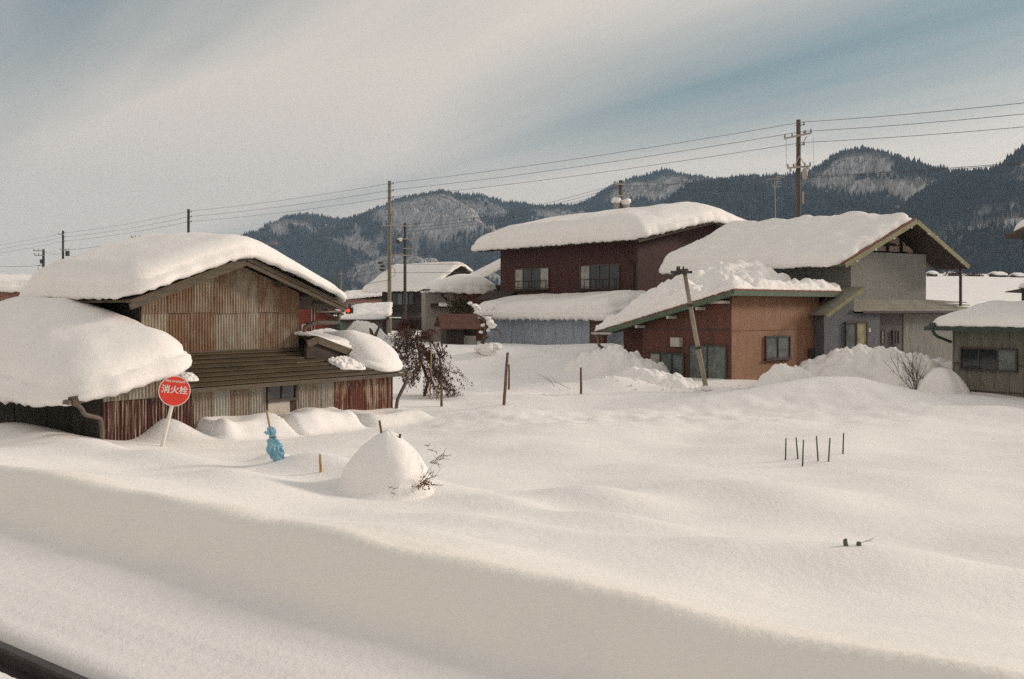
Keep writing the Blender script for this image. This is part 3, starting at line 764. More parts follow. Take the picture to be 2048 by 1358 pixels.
# ------------------------------------------------------------------ brown house with the single-pitch roof
O = Fr(1463, 36.0, 40.0)
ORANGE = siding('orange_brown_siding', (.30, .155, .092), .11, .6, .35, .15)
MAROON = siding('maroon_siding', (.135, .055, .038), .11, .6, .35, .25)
GREENF = M('green_fascia', (.085, .125, .08), .5, .25, 5)
REDROOF = M('red_metal_roof', (.20, .05, .035), .5, .3, 3)
orange = O.thing('shed_roof_house', 'orange brown house with green-edged single-pitch roof behind the leaning pole', 'house')
ow = 5.55
RL = O.front(1690, 578, -.45)[0]
od = 6.3
def zo(y): return 3.46 - .235 * (y + .45)
MB().prism([(0, 0, -1.5), (0, 0, zo(0) - .08), (0, 4.3, zo(4.3) - .08), (0, 4.3, -1.5)], (ow, 0, 0)).build('wall', ORANGE, orange)
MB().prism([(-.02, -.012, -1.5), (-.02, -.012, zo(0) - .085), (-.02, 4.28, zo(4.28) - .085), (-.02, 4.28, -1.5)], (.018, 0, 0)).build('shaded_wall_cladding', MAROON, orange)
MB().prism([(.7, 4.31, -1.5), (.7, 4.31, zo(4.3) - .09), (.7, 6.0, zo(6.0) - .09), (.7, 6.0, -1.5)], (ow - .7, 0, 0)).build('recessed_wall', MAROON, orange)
MB().prism([(-.5, -.45, zo(-.45) - .05), (-.5, -.45, zo(-.45)), (-.5, od + .2, zo(od + .2)), (-.5, od + .2, zo(od + .2) - .05)], (RL + .5, 0, 0)).build('roof', REDROOF, orange)
board(orange, (-.48, -.43, zo(-.43) - .14), (-.48, od + .18, zo(od + .18) - .14), .05, .18, GREENF, 'fascia')
board(orange, (-.45, -.43, zo(-.43) - .14), (RL - .02, -.43, zo(-.43) - .14), .05, .18, GREENF, 'fascia')
MB().prism([(-.44, -.4, zo(-.4) - .22), (-.44, od, zo(od) - .22), (-.01, od, zo(od) - .22), (-.01, -.4, zo(-.4) - .22)], (0, 0, .03)).build('soffit', SOFFIT, orange)
for y in (1.2, 2.6, 4.2): MB().box((-.5, y - .05, zo(y) - .36), (-.02, y + .05, zo(y) - .25)).build('rafter_end', FRAMEW, orange)
MB().box((-.42, .05, zo(.2) - .36), (-.03, .9, zo(.2) - .26)).build('eave_panel', FRAMEW, orange)
a0, z1 = O.front(1529, 672); a1, z0 = O.front(1579, 716)
window(orange, fmap(-.01), a0, a1, z0, z1, 2, 1, .06, .07, FRAME, [FROST, FROST], 'window')
MB().box((a0 - .05, -.13, z0 - .05), (a1 + .05, -.01, z0 - .005)).build('window_sill', FRAME, orange)
b0, zt2 = O.side(1455, 690, -.02); b1, _ = O.side(1377, 690, -.02)
window(orange, smap(-.022), b0, b1, -.3, zt2, 2, 1, .07, .06, FRAME, [FROST, FROST], 'glass_door')
b0, zt3 = O.side(1370, 706, -.02); b1, _ = O.side(1298, 706, -.02)
window(orange, smap(-.022), b0, b1, -.3, zt3, 3, 1, .07, .06, FRAME, [FROST, FROST, CURT], 'glass_door')
yv, zv = O.side(1357, 684, -.02)
MB().box((-.24, yv - .22, zv - .17), (-.03, yv + .22, zv + .17)).build('air_vent_hood', FRAMEW, orange)
board(orange, (-.03, .05, O.front(1463, 660)[1]), (-.03, 4.2, O.front(1463, 660)[1]), .02, .05, FRAME, 'wall_trim')
MB().box((.02, -.02, O.front(1463, 661)[1] - .015), (ow - .02, -.002, O.front(1463, 661)[1] + .015)).build('wall_trim', ORANGE, orange)
pipe(orange, [(ow - .06, -.40, zo(-.4) - .24), (ow - .06, -.12, zo(-.4) - .5), (ow - .06, -.07, -.6)], .035, MAROON)
a0, z1 = O.front(1615, 698); a1, z0 = O.front(1638, 716)
MB().box((a0, -.06, z0 - .4), (a1, -.004, z1)).build('low_hatch', FRAME, orange)
pipe(orange, [(-.6, od - .1, zo(od) - .2), (-.6, od - .15, zo(od) - .6), (-.2, od - .5, zo(od) - .9), (-.2, od - .5, -1)], .06)
board(orange, (-.62, od - .9, zo(od) - .1), (-.62, od + .2, zo(od + .2) - .06), .1, .08, FRAMEW, 'gutter')
def to(x, y):
    heap = 1.55 * np.exp(-((x - 4.6) / 2.0) ** 2) * sstep(.3, 2.8, y) + .62 * np.exp(-((x - 1.0) / 1.7) ** 2) * sstep(1.0, 3.5, y) * (1 - sstep(4.6, 6.2, y)) + .55 * np.exp(-((x - 2.6) / 1.2) ** 2) * sstep(1.2, 3.4, y)
    return .20 + heap * (1 - .75 * sstep(5.6, 6.8, x))
slab('roof_snow', orange, -.50, RL - .1, -.40, od + .25, lambda x, y: zo(y) + .01, to, R=.5, b=.05, lip=.02, seed=31, rc=.2, rag=.05, lump=.42, lsc=1.25, amp=.06, per=.09, Mr=44)
for k in range(80):
    x = random.uniform(.0, RL - .4); y = random.uniform(.6, 4.6) if x < 3 else random.uniform(.5, 3.6)
    lump(orange, x, y, zo(y) + float(to(np.array(x), np.array(y))) + .02, random.uniform(.06, .24))

# ------------------------------------------------------------------ grey-green house with the open gable
G = Fr(1702, 40.5, 32.0)
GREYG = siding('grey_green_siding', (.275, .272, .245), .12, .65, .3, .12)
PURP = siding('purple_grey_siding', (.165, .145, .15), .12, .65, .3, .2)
BLUEG = siding('blue_grey_siding', (.135, .14, .155), .12, .65, .4, .2)
OLIVE = M('olive_barge_board', (.225, .215, .11), .55, .25, 5)
green = G.thing('gabled_house', 'grey green house with open timber gable and olive barge boards', 'house')
gw = G.front(1852)[0]
gxr, gzr = G.front(1832, 437, -.7)
gxe, gze = G.front(1936, 528, -.7)
gxl, gzl = G.front(1692, 522, -.7)
sR = (gzr - gze) / (gxe - gxr); sL = (gzr - gzl) / (gxr - gxl)
def zg(x): return gzr - (sL * (gxr - x) if x < gxr else sR * (x - gxr))
gl_ = G.side(1316, 530, gxl - .3)[0] - .35
zt_g = G.front(1760, 505)[1]
wallbox(green, 0, gw, 0, gl_ - .8, -1.5, zt_g, GREYG, 'wall')
prism_y(green, [(.05, zt_g), (gw, zt_g), (gw, zg(gw) - .1), (gxr, zg(gxr) - .1), (.05, zg(.05) - .1)], .9, gl_ - .8, SOFFIT, 'gable_wall')
PINKP = M('pinkish_panel', (.72, .58, .50), .7, .1)
# open timberwork of the gable with pinkish panels
for x0p, x1p, y0p, y1p in ((1747, 1773, 493, 501), (1778, 1799, 474, 489), (1778, 1799, 492, 503), (1805, 1826, 474, 489), (1805, 1828, 492, 503), (1832, 1846, 489, 503)):
    a, zb2 = G.front(x0p, y1p, .85); b, zt3 = G.front(x1p, y0p, .85)
    MB().box((a, .84, zb2), (b, .88, zt3)).build('gable_panel', PINKP, green)
for xp in (1775, 1802, 1829):
    x = G.front(xp, 480, .8)[0]
    MB().box((x - .05, .74, zt_g), (x + .05, .83, zg(x) - .12)).build('gable_post', FRAME, green)
zbm = G.front(1800, 490, .8)[1]
MB().box((.4, .72, zbm - .05), (gxr + .6, .80, zbm + .05)).build('gable_beam', FRAME, green)
for a, b in ((gxl - .1, gxr), (gxr, gxe)):
    MB().prism([(a, -.72, zg(a) - .07), (b, -.72, zg(b) - .07), (b, -.72, zg(b)), (a, -.72, zg(a))], (0, gl_ + .8, 0)).build('roof', REDROOF, green)
    board(green, (a + .02, -.745, zg(a) - .13), (b - .01, -.745, zg(b) - .13), .05, .19, OLIVE, 'barge_board')
    prism_y(green, [(a + .03, zg(a + .03) - .22), (b - .03, zg(b - .03) - .22), (b - .03, zg(b - .03) - .08), (a + .03, zg(a + .03) - .08)], -.70, .88, SOFFIT, 'soffit')
board(green, (gxl - .06, -.7, zg(gxl) - .14), (gxl - .06, gl_, zg(gxl) - .14), .06, .14, GREENF, 'eave_board')
for k in range(7):
    t = (k + .5) / 7; x = gxl + (gxe - gxl) * t
    lump(green, x, -.77, zg(x) - .24, .04)
px_, pz = G.front(1921, 610, -.5)
MB().box((px_ - .045, -.55, G.front(1921, 612, -.5)[1]), (px_ + .045, -.46, zg(px_) - .2)).build('eave_post', FRAME, green)
# ground floor, skirt roof, doors
lw = G.front(1908)[0]
SKF = -.62
zs0 = G.front(1760, 622, SKF)[1]
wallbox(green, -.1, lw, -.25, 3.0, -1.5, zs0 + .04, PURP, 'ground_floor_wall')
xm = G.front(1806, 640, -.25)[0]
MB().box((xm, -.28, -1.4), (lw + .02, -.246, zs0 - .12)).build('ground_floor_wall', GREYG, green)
zs1 = G.front(1760, 598)[1]
SKIRT = M('skirt_roof', (.26, .25, .20), .6, .2, 3)
for i in range(4):
    a, b = SKF - SKF / 4 * i, SKF - SKF / 4 * (i + 1) + .03
    z0, z1 = zs0 + (zs1 - zs0) * i / 4, zs0 + (zs1 - zs0) * (i + 1) / 4
    xa = lw + .7
    MB().add([(-.55, a, z0 + .02), (xa, a, z0 + .02), (gw + (xa - gw) * (1 - (i + 1) / 4), b, z1), (-.55, b, z1), (-.55, a, z0 - .02), (xa, a, z0 - .02), (gw + (xa - gw) * (1 - (i + 1) / 4), b, z1 - .03), (-.55, b, z1 - .03)],
             [(0, 1, 2, 3), (7, 6, 5, 4), (4, 5, 1, 0), (5, 6, 2, 1), (6, 7, 3, 2), (7, 4, 0, 3)]).build('roof_course', SKIRT, green)
MB().add([(gw + .01, .02, zs1), (lw + .7, SKF, zs0 + .02), (lw + .7, 3.2, zs0 + .02), (gw + .01, 3.2, zs1)], [(0, 1, 2, 3)]).build('side_skirt_roof', SKIRT, green)
board(green, (-.05, SKF - .01, zs0 - .05), (lw + .68, SKF - .01, zs0 - .05), .04, .09, FRAME, 'eave_board')
a0, z1 = G.front(1689, 643, -.52); a1, _ = G.front(1733, 643, -.52)
window(green, fmap(-.54), a0, a1, -.2, z1, 2, 1, .07, .06, FRAME, [FROST, YGLASS], 'entrance_door')
for xa, xb in ((1755, 1769), (1783, 1796)):
    a0, z1 = G.front(xa, 660, -.26); a1, z0 = G.front(xb, 689, -.26)
    window(green, fmap(-.262 if xa < 1780 else -.285), a0, a1, z0, z1, 2, 1, .05, .05, FRAME, [GLASS, YGLASS] if xa < 1780 else [GLASS, GLASS], 'slit_window')
lampm, nt_, bs_ = newmat('white_lamp_glass'); bs_.inputs['Base Color'].default_value = (.8, .78, .7, 1)
x_, z_ = G.front(1737, 660, -.54)
MB().box((x_ - .03, -.62, z_ - .07), (x_ + .03, -.54, z_ + .07)).build('porch_lamp', lampm, green)
# blue-grey porch on the left
pa, pzt = G.front(1713, 573, -.55); pb, pzb = G.front(1637, 628, -.55)
sp_ = (pzt - pzb) / (pa - pb)
def zp(x): return pzt - sp_ * (pa - x)
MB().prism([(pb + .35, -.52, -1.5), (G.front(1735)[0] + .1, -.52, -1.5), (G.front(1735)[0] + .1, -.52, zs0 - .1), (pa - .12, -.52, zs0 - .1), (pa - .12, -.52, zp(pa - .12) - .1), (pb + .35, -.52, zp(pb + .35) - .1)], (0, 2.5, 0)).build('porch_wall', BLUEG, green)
MB().prism([(pb, -.9, zp(pb) - .05), (pa, -.9, zp(pa) - .05), (pa, -.9, zp(pa)), (pb, -.9, zp(pb))], (0, 1.1, 0)).build('porch_roof', SKIRT, green)
board(green, (pb + .01, -.92, zp(pb) - .09), (pa - .01, -.92, zp(pa) - .09), .05, .15, OLIVE, 'barge_board')
def tg(x, y): return .55 - .30 * (1 - sstep(-.6, 3.0, y)) + .12 * sstep(6, 10, y) + .10 * (1 - sstep(gxl, gxl + 1.4, x)) * sstep(1, 4, y)
slab('roof_snow', green, gxl - .28, gxr + .25, -.45, gl_ + .35, lambda x, y: gzr - sL * np.sqrt((gxr - x) ** 2 + .02) + .03, tg, R=.7, b=.14, lip=.10, seed=41, rc=.5, rag=.10, amp=.11, lump=.09, lsc=.9, Mr=34)
slab('roof_snow', green, gxr - .2, gxe - 1.0, 1.5, gl_ + .2, lambda x, y: zg(gxr) - sR * np.abs(x - gxr), .35, R=.5, seed=43)
x = G.front(1878, 470, -.7)[0]; lump(green, x, -.5, zg(x) + .06, .12)

# ------------------------------------------------------------------ dark red two-storey house
R_ = Fr(1275, 50.0, -51.3)
DRED = siding('dark_red_siding', (.074, .028, .025), .16, .7, .4, .2)
red = R_.thing('two_storey_house', 'dark red two-storey house under a thick white roof, two upper windows', 'house')
rl = R_.front(1001)[0]
rez = R_.front(1275, 478, -.75)[1] + .02
RD = 4.9                                              # ridge depth
rrz = R_.side(1425, 440, .7)[1]
def zrd(y): return rez + (rrz - rez) * (1 - np.abs(np.asarray(y) - RD) / (RD + .75))
MB().prism([(0, 0, -1.5), (0, 0, float(zrd(0)) - .1), (0, RD, rrz - .1), (0, 2 * RD, float(zrd(0)) - .1), (0, 2 * RD, -1.5)], (rl, 0, 0)).build('wall', DRED, red)
for a, b in ((-.75, RD), (RD, 2 * RD + .75)):
    MB().prism([(.75, a, float(zrd(a)) - .08), (.75, b, float(zrd(b)) - .08), (.75, b, float(zrd(b))), (.75, a, float(zrd(a)))], (rl - 1.5 - .75 + .4, 0, 0)).build('roof', SOFFIT, red)
    board(red, (.77, a + .02, float(zrd(a)) - .10), (.77, b, float(zrd(b)) - .10), .05, .16, FASCIA, 'barge_board')
board(red, (rl - .9, -.74, rez - .05), (.75, -.74, rez - .05), .08, .10, SOFFIT, 'eave_board')
for (xa, xb, ya, yb, pn_) in ((1030, 1099, 536, 579, [CURT, GLASS, GLASS, CURT]), (1161, 1240, 529, 578, [CURT, GLASS, GLASS, GLASS])):
    a0, z1 = R_.front(xa, ya); a1, z0 = R_.front(xb, yb); z1 = R_.front((xa + xb) / 2, ya)[1]; z0 = R_.front((xa + xb) / 2, yb)[1]
    w = window(red, fmap(-.01), a0, a1, z0, z1, 4, 1, .05, .06, FASCIA, pn_, 'window')
    MB().box((a0 - .06, -.16, z0 - .07), (a1 + .06, -.01, z0 - .012)).build('window_sill', SOFFIT, red)
    rb = MB()
    for zz_ in (z0 + .12, z0 + (z1 - z0) * .4): rb.box((a0 + .02, -.24, zz_ - .018), (a1 - .02, -.20, zz_ + .018))
    for k in range(7):
        xx = a0 + .05 + (a1 - a0 - .1) * k / 6; rb.box((xx - .012, -.235, z0 + .04), (xx + .012, -.205, z0 + (z1 - z0) * .4))
    for xx in (a0 + .05, a1 - .05): rb.box((xx - .012, -.2, z0 + .2), (xx + .012, 0, z0 + .23))
    rb.build('window_railing', SOFFIT, w)
MB().box((-.06, -.04, -1), (.05, .0, float(zrd(0)) - .2)).build('corner_trim', SOFFIT, red)
MB().box((rl + .02, -.03, 3.42), (-.07, -.002, 3.52)).build('storey_band', SOFFIT, red)

pipe(red, [(-1.3, -.7, rez - .1), (-.6, -.3, rez - .9), (-.25, -.08, rez - 1.2), (-.25, -.08, 1)], .045, SOFFIT)
# little pent roof over the left end
MB().prism([(rl - 1.2, -.9, 3.3), (rl + 1.5, -.9, 3.3), (rl + 1.5, .0, 3.75), (rl - 1.2, .0, 3.75)], (0, 0, .06)).build('pent_roof', SOFFIT, red)
MB().prism([(.02, .6, 2.9), (.02, 4.0, 2.9), (1.9, 4.0, 2.6), (1.9, .6, 2.6)], (0, 0, .08)).build('side_pent_roof', SOFFIT, red)
slab('roof_snow', red, rl - 1.75, .95, -.9, 2 * RD + .6, lambda x, y: rrz - (rrz - rez) / (RD + .75) * np.sqrt((y - RD) ** 2 + .4) + .10,
     lambda x, y: 1.12 - .30 * (1 - sstep(rl - 1.7, rl + 1.2, x)) - .30 * sstep(-1.2, .9, x), R=1.1, b=.12, lip=.10, seed=51, rc=.6, rag=.10, amp=.05)

# ------------------------------------------------------------------ blue shed in front of it
shed = R_.thing('blue_shed', 'low pale blue sheet-clad shed with a snow slab roof before the dark red house', 'shed')
BLUE = siding('blue_sheet', (.40, .45, .54), .10, .6, .6, .2, streak=.35)
sy = -3.1
sx0 = R_.front(968, 640, sy)[0]; sx1 = R_.front(1206, 640, sy)[0]
szb = R_.front(1100, 629, sy - .3)[1]
def zsh(y): return szb + .17 * (np.asarray(y) - (sy - .3))
e = np.linspace(sx0, sx1 - .9, 8)
wallbox(shed, sx0 + .03, sx1, sy + .03, -.15, -1.5, szb - .05, BLUE, 'wall')
for i in range(7): corr(shed, e[i], e[i + 1] + .01, -.5, szb - .02, sy - .012 * (i % 2), BLUE, .13, .014)
wallbox(shed, sx1 - .9, sx1 + .06, sy - .03, sy + .2, -1.5, szb - .03, MAROON, 'end_wall')
MB().prism([(sx0 - .3, sy - .3, float(zsh(sy - .3)) - .06), (sx1 + .2, sy - .3, float(zsh(sy - .3)) - .06), (sx1 + .2, -.15, float(zsh(-.15)) - .06), (sx0 - .3, -.15, float(zsh(-.15)) - .06)], (0, 0, .05)).build('roof', SOFFIT, shed)
slab('roof_snow', shed, sx0 - .45, sx1 + .75, sy - .5, -.2, lambda x, y: zsh(y), lambda x, y: .64 + .12 * sstep(sx0 + 2, sx1, x), R=.7, b=.16, lip=.22, seed=61, rc=.55, rag=.24, amp=.05)

# ------------------------------------------------------------------ right-hand house in the shade
H = Fr(1905, 33.0, -51.5)
GREYW = siding('grey_board_siding', (.20, .19, .155), .2, .75, .2, .2)
DGREEN = M('dark_green_roof', (.045, .062, .05), .5, .3, 4)
rh = H.thing('low_house', 'low grey board-clad house with dark green eave at the right edge', 'house')
he = H.front(1950, 655, -.6)[1]
hl = 9.0
wallbox(rh, 0, hl, 0, 6.0, -1.8, he + .05, GREYW, 'wall')
for i in range(13):
    x = .03 + i * .45
    MB().box((x - .02, -.022, -.9), (x + .02, .002, he - .02)).build('batten', GREYW, rh)
for zb2 in (H.front(1960, 728)[1], H.front(1960, 782)[1]):
    MB().box((.0, -.03, zb2 - .012), (5.8, -.001, zb2 + .012)).build('rail', FRAME, rh)
hxl = H.front(1850, 652, -.6)[0]
def zh(y): return he + .02 + .16 * (np.asarray(y) + .6)
MB().prism([(hxl, -.62, float(zh(-.62)) - .1), (hxl, 3.2, float(zh(3.2)) - .1), (hxl, 3.2, float(zh(3.2))), (hxl, -.62, float(zh(-.62)))][::-1], (hl - hxl, 0, 0)).build('roof', DGREEN, rh)
MB().prism([(hxl, 3.2, float(zh(3.2)) - .1), (hxl, 6.8, float(zh(-.4)) - .1), (hxl, 6.8, float(zh(-.4))), (hxl, 3.2, float(zh(3.2)))][::-1], (hl - hxl, 0, 0)).build('roof', DGREEN, rh)
board(rh, (hxl, -.64, he - .05), (hl, -.64, he - .05), .06, .13, DGREEN, 'eave_board')
prism_x(rh, [(0, he), (6.0, he), (3.2, float(zh(3.2)) - .12)][::-1], .0, hl, GREYW, 'gable_wall')
pipe(rh, [(-.35, -.62, he + .06), (-.35, -.62, he - .15), (-.3, -.5, he - .3), (.0, -.08, he - .5)], .05, DGREEN)
MB().box((-.42, -.70, he - .06), (-.28, -.56, he + .14)).build('gutter_head', DGREEN, rh)
a0, z1 = H.front(1922, 696); a1, z0 = H.front(2036, 742)
z1 = H.front(1980, 696)[1]; z0 = H.front(1980, 742)[1]
window(rh, fmap(-.02), a0, a1, z0, z1, 3, 1, .05, .06, FRAME, [GLASS, GLASS, FROST], 'window')
slab('roof_snow', rh, hxl + .12, hl, -.58, 6.6, lambda x, y: he + .04 + .16 * (3.8 - np.sqrt((y - 3.2) ** 2 + .1)), .30, R=.7, b=.04, lip=.03, seed=71, rc=.5, rag=.06, amp=.06)

# ------------------------------------------------------------------ houses cut by the right edge
U = Fr(2052, 36.0, -51.5)
uh = U.thing('tall_house', 'snowy eave of a tall house jutting in at the upper right edge', 'house')
uz = U.front(2030, 470, -.5)[1]
wallbox(uh, 0, 7, 0, 6, -1.5, uz - .03, GREYW, 'wall')
ux = U.front(2010, 470, -.6)[0]
def zu(x): return uz + .42 * (np.asarray(x) - ux)
MB().prism([(ux, -.6, float(zu(ux)) - .1), (4.0, -.6, float(zu(4.0)) - .1), (4.0, -.6, float(zu(4.0))), (ux, -.6, float(zu(ux)))], (0, 7.0, 0)).build('roof', FASCIA, uh)
slab('roof_snow', uh, ux + .14, 4.0, -.5, 6.3, lambda x, y: zu(x), .4, R=.5, b=.04, seed=81, rc=.4)
pipe(uh, [(ux + .55, -.4, uz - .05), (ux + .6, -.35, uz - .4), (.05, -.08, uz - .9), (.05, -.08, 0)], .05, DGREEN)
L_ = Fr(2030, 62.0, -40)
lh = L_.thing('low_shed', 'snow-buried shed with a thin dark eave at the right edge', 'shed')
lz = L_.front(2030, 575)[1]
wallbox(lh, .3, 6, .3, 4, -.5, lz - .15, DARKW, 'wall')
MB().prism([(-.5, -.3, lz - .25), (.8, -.3, lz), (6.5, -.3, lz), (6.5, -.3, lz - .1), (.8, -.3, lz - .1), (-.5, -.3, lz - .3)][::-1], (0, 4.6, 0)).build('roof', SOFFIT, lh)
slab('roof_snow', lh, .2, 6.5, -.2, 4.4, lambda x, y: lz + 0 * x, .35, R=.4, b=.05, seed=83)
# ------------------------------------------------------------------ houses of the village behind
WOODD = M('dark_timber', (.05, .038, .032), .85, .35, 2, (3, 3, .6), .2, 20)
STUCCO = M('grey_stucco', (.29, .265, .235), .85, .12, 4, bump=.2, bscale=60)
BRICKR = siding('brick_red_siding', (.26, .058, .04), .14, .6, .3, .2)
PINK = siding('pink_siding', (.42, .24, .20), .14, .6, .3, .12)
CONC = M('concrete', (.25, .215, .19), .85, .2, 3, bump=.2, bscale=40)
RUSTR = M('rust_brown_roof', (.15, .065, .045), .65, .35, 3)
# timber house with the wide thinly covered roof
A = Fr(857, 95.0, -40)
ha = A.thing('timber_house', 'dark timber house with broad snowy roof behind the two utility poles', 'house')
al = A.front(764)[0]
az_ = A.front(800, 580, -1.0)[1]
ad_, arz = A.side(922, 527, .8)
arz += .1
def za(y): return az_ + (arz - az_) * (1 - np.abs(np.asarray(y) - ad_) / (ad_ + 1.0))
MB().prism([(0, 0, -1.5), (0, 0, float(za(0)) - .1), (0, ad_, arz - .12), (0, 2 * ad_, float(za(0)) - .1), (0, 2 * ad_, -1.5)], (al, 0, 0)).build('wall', WOODD, ha)
for a, b in ((-1.0, ad_), (ad_, 2 * ad_ + 1)):
    MB().prism([(.8, a, float(za(a)) - .1), (.8, b, float(za(b)) - .1), (.8, b, float(za(b))), (.8, a, float(za(a)))], (al - 1.6 - .8, 0, 0)).build('roof', SOFFIT, ha)
    board(ha, (.83, a, float(za(a)) - .08), (.83, b, float(za(b)) - .08), .06, .22, OLIVE, 'barge_board')
a0, z1 = A.front(783, 585); a1, z0 = A.front(829, 611)
window(ha, fmap(-.02), a0, a1, z0, z1, 4, 1, .1, .08, WOODD, [GLASS, FROST, FROST, GLASS], 'window')
MB().prism([(al - 1.5, -1.6, 1.9), (.2, -1.6, 1.9), (.2, .0, 2.5), (al - 1.5, .0, 2.5)], (0, 0, .1)).build('pent_roof', SOFFIT, ha)
wallbox(ha, al + .3, -2.5, -.06, -.01, .3, 1.7, GLASS, 'lower_window')
slab('roof_snow', ha, al - 1.9, .9, -1.1, 2 * ad_ + 1, lambda x, y: arz - (arz - az_) / (ad_ + 1) * np.sqrt((y - ad_) ** 2 + .2) + .03, .34, R=.5, b=.12, lip=.12, per=.2, seed=91, rc=.4, rag=.16, amp=.10)
# grey house half hidden by the dark red one
Bh = Fr(851, 62.0, 8)
hb_ = Bh.thing('stucco_house', 'grey stucco house with a thick drooping snow cap left of the dark red house', 'house')
bw = Bh.front(1012)[0]; bm_ = Bh.front(907)[0]
bz = Bh.front(870, 579, -.4)[1]
wallbox(hb_, 0, bw, 0, 5, -1, bz - .03, STUCCO, 'wall')
wallbox(hb_, bm_, bw - .02, -.03, .01, -1, bz - .05, RUSTR, 'brown_cladding')
MB().box((-.15, -.5, bz - .06), (bw + .1, 5.2, bz + .03)).build('roof', SOFFIT, hb_)
pipe(hb_, [(1.0, -.42, bz - .1), (1.0, -.3, bz - .35), (bm_ - .05, -.08, bz - 1.0), (bm_ - .05, -.08, .2)], .05, SOFFIT)
x0_, z_ = Bh.front(862, 617, -.8)
MB().prism([(x0_, -.8, z_), (bm_, -.8, z_), (bm_, 0, z_ + .25), (x0_, 0, z_ + .25)], (0, 0, .07)).build('awning', SOFFIT, hb_)
slab('awning_snow', hb_, x0_ + .5, bm_ - .05, -.6, -.1, lambda x, y: z_ + .25 + .3 * y + .08, .12, R=.15, b=.02, seed=92, rc=.2)
window(hb_, fmap(-.01), bm_ - .45, bm_ - .05, z_ - .9, z_ - .35, 1, 1, .05, .05, FRAME, [GLASS], 'window')
slab('roof_snow', hb_, .05, bw - .62, -.75, 3.6, lambda x, y: bz + .02 - .10 * sstep(1.0, 3.6, x), lambda x, y: .50 + .55 * sstep(0, 2.6, x) * (1 - .35 * sstep(2.8, 4.6, x)), R=1.6, b=.15, lip=.10, seed=93, rc=.9, rag=.12, amp=.05, droop=.12)
slab('rear_roof_snow', hb_, 2.1, bw + 1.5, 3.6, 8.5, lambda x, y: bz - .05 + .50 * (x - 2.1), .62, R=1.2, b=.1, seed=94, rc=.8, rag=.08)
wallbox(hb_, 2.4, bw + 1.0, 4.2, 8.0, -1, bz + .4, WOODD, 'rear_wall')
# rust-brown hut
K = Fr(893, 50.0, 12)
hk = K.thing('hut', 'small rust brown hut without snow beside the pale blue shed', 'hut')
kw = K.front(957)[0]; kz = K.front(900, 656, -.3)[1]; kr = K.front(930, 630, .9)[1]
km = K.front(928)[0]
wallbox(hk, 0, km, 0, 2.2, -1, kz - .02, WOODD, 'wall')
wallbox(hk, km, kw, .5, 2.2, -1, kz - .1, WOODD, 'side_wall')
MB().box((km + .05, .42, .2), (kw - .05, .49, K.front(945, 672)[1])).build('plank_panel', PANEL, hk)
for a, b, za_, zb2 in ((-.4, 1.1, kz - .06, kr), (1.1, 2.6, kr, kz)):
    MB().prism([(-.3, a, za_), (kw + .1, a, za_ + .35 * 0), (kw + .1, b, zb2), (-.3, b, zb2)], (0, 0, .06)).build('roof', RUSTR, hk)
# brick-red house behind the barn
Q = Fr(672, 52.0, 25)
hq = Q.thing('brick_red_house', 'brick red house seen between the barn and the utility pole', 'house')
q0 = Q.front(575)[0]; qz = Q.front(640, 606)[1]; qz1 = Q.front(676, 636)[1]
MB().prism([(q0, 0, -1), (0, 0, -1), (0, 0, qz1), (q0 + 1.0, 0, qz + .2), (q0, 0, qz + .2)], (0, 5, 0)).build('wall', BRICKR, hq)
for i in range(2):
    xx = Q.front(623 + 6 * i)[0]; pipe(hq, [(xx, -.05, qz - .1), (xx, -.05, .4)], .025, FRAMEW, 'conduit')
window(hq, fmap(-.01), Q.front(603)[0], Q.front(611)[0], Q.front(605, 672)[1], Q.front(605, 648)[1], 1, 1, .08, .05, FRAMEW, [GLASS], 'window')
for k, (ya, yb) in enumerate(((606, 630), (614, 640))):
    a, z1 = Q.front(632 - 4 * k, ya, -.4); b, z0 = Q.front(683 - 3 * k, yb, -.4)
    board(hq, (a, -.4 + .1 * k, z1), (b, -.4 + .1 * k, z0), .08, .14, FASCIA, 'barge_board')
MB().prism([(Q.front(628)[0], -.4, Q.front(628, 604, -.4)[1]), (Q.front(684)[0], -.4, Q.front(684, 630, -.4)[1]), (Q.front(684)[0], 4, Q.front(684, 630, -.4)[1]), (Q.front(628)[0], 4, Q.front(628, 604, -.4)[1])], (0, 0, .06)).build('roof', SOFFIT, hq)
xa, za1 = Q.front(628, 603, -.4); xb, zb1 = Q.front(684, 629, -.4)
slab('roof_snow', hq, xa, xb + .1, -.35, 4, lambda x, y: za1 + (zb1 - za1) / (xb - xa) * (x - xa) + .07, .28, R=.4, b=.04, seed=95, rc=.3)
# concrete outbuilding with a flat white roof
V = Fr(652, 60.0, 0)
hv = V.thing('outbuilding', 'flat-roofed concrete outbuilding under the red traffic light', 'outbuilding')
v1, vz = V.front(748, 639)
wallbox(hv, 0, v1, 0, 4, -1, vz - .12, CONC, 'wall')
MB().box((-.2, -.4, vz - .12), (v1 + .3, 4.2, vz)).build('roof', SOFFIT, hv)
slab('roof_snow', hv, 0, v1 + .2, -.2, 4.1, lambda x, y: vz + 0 * x, lambda x, y: .16 + .25 * sstep(3, 4.5, y), R=.4, b=.03, seed=96, rc=.3)
window(hv, fmap(-.01), .2, .75, vz - 1.1, vz - .6, 1, 1, .05, .05, FRAME, [FROST], 'window')
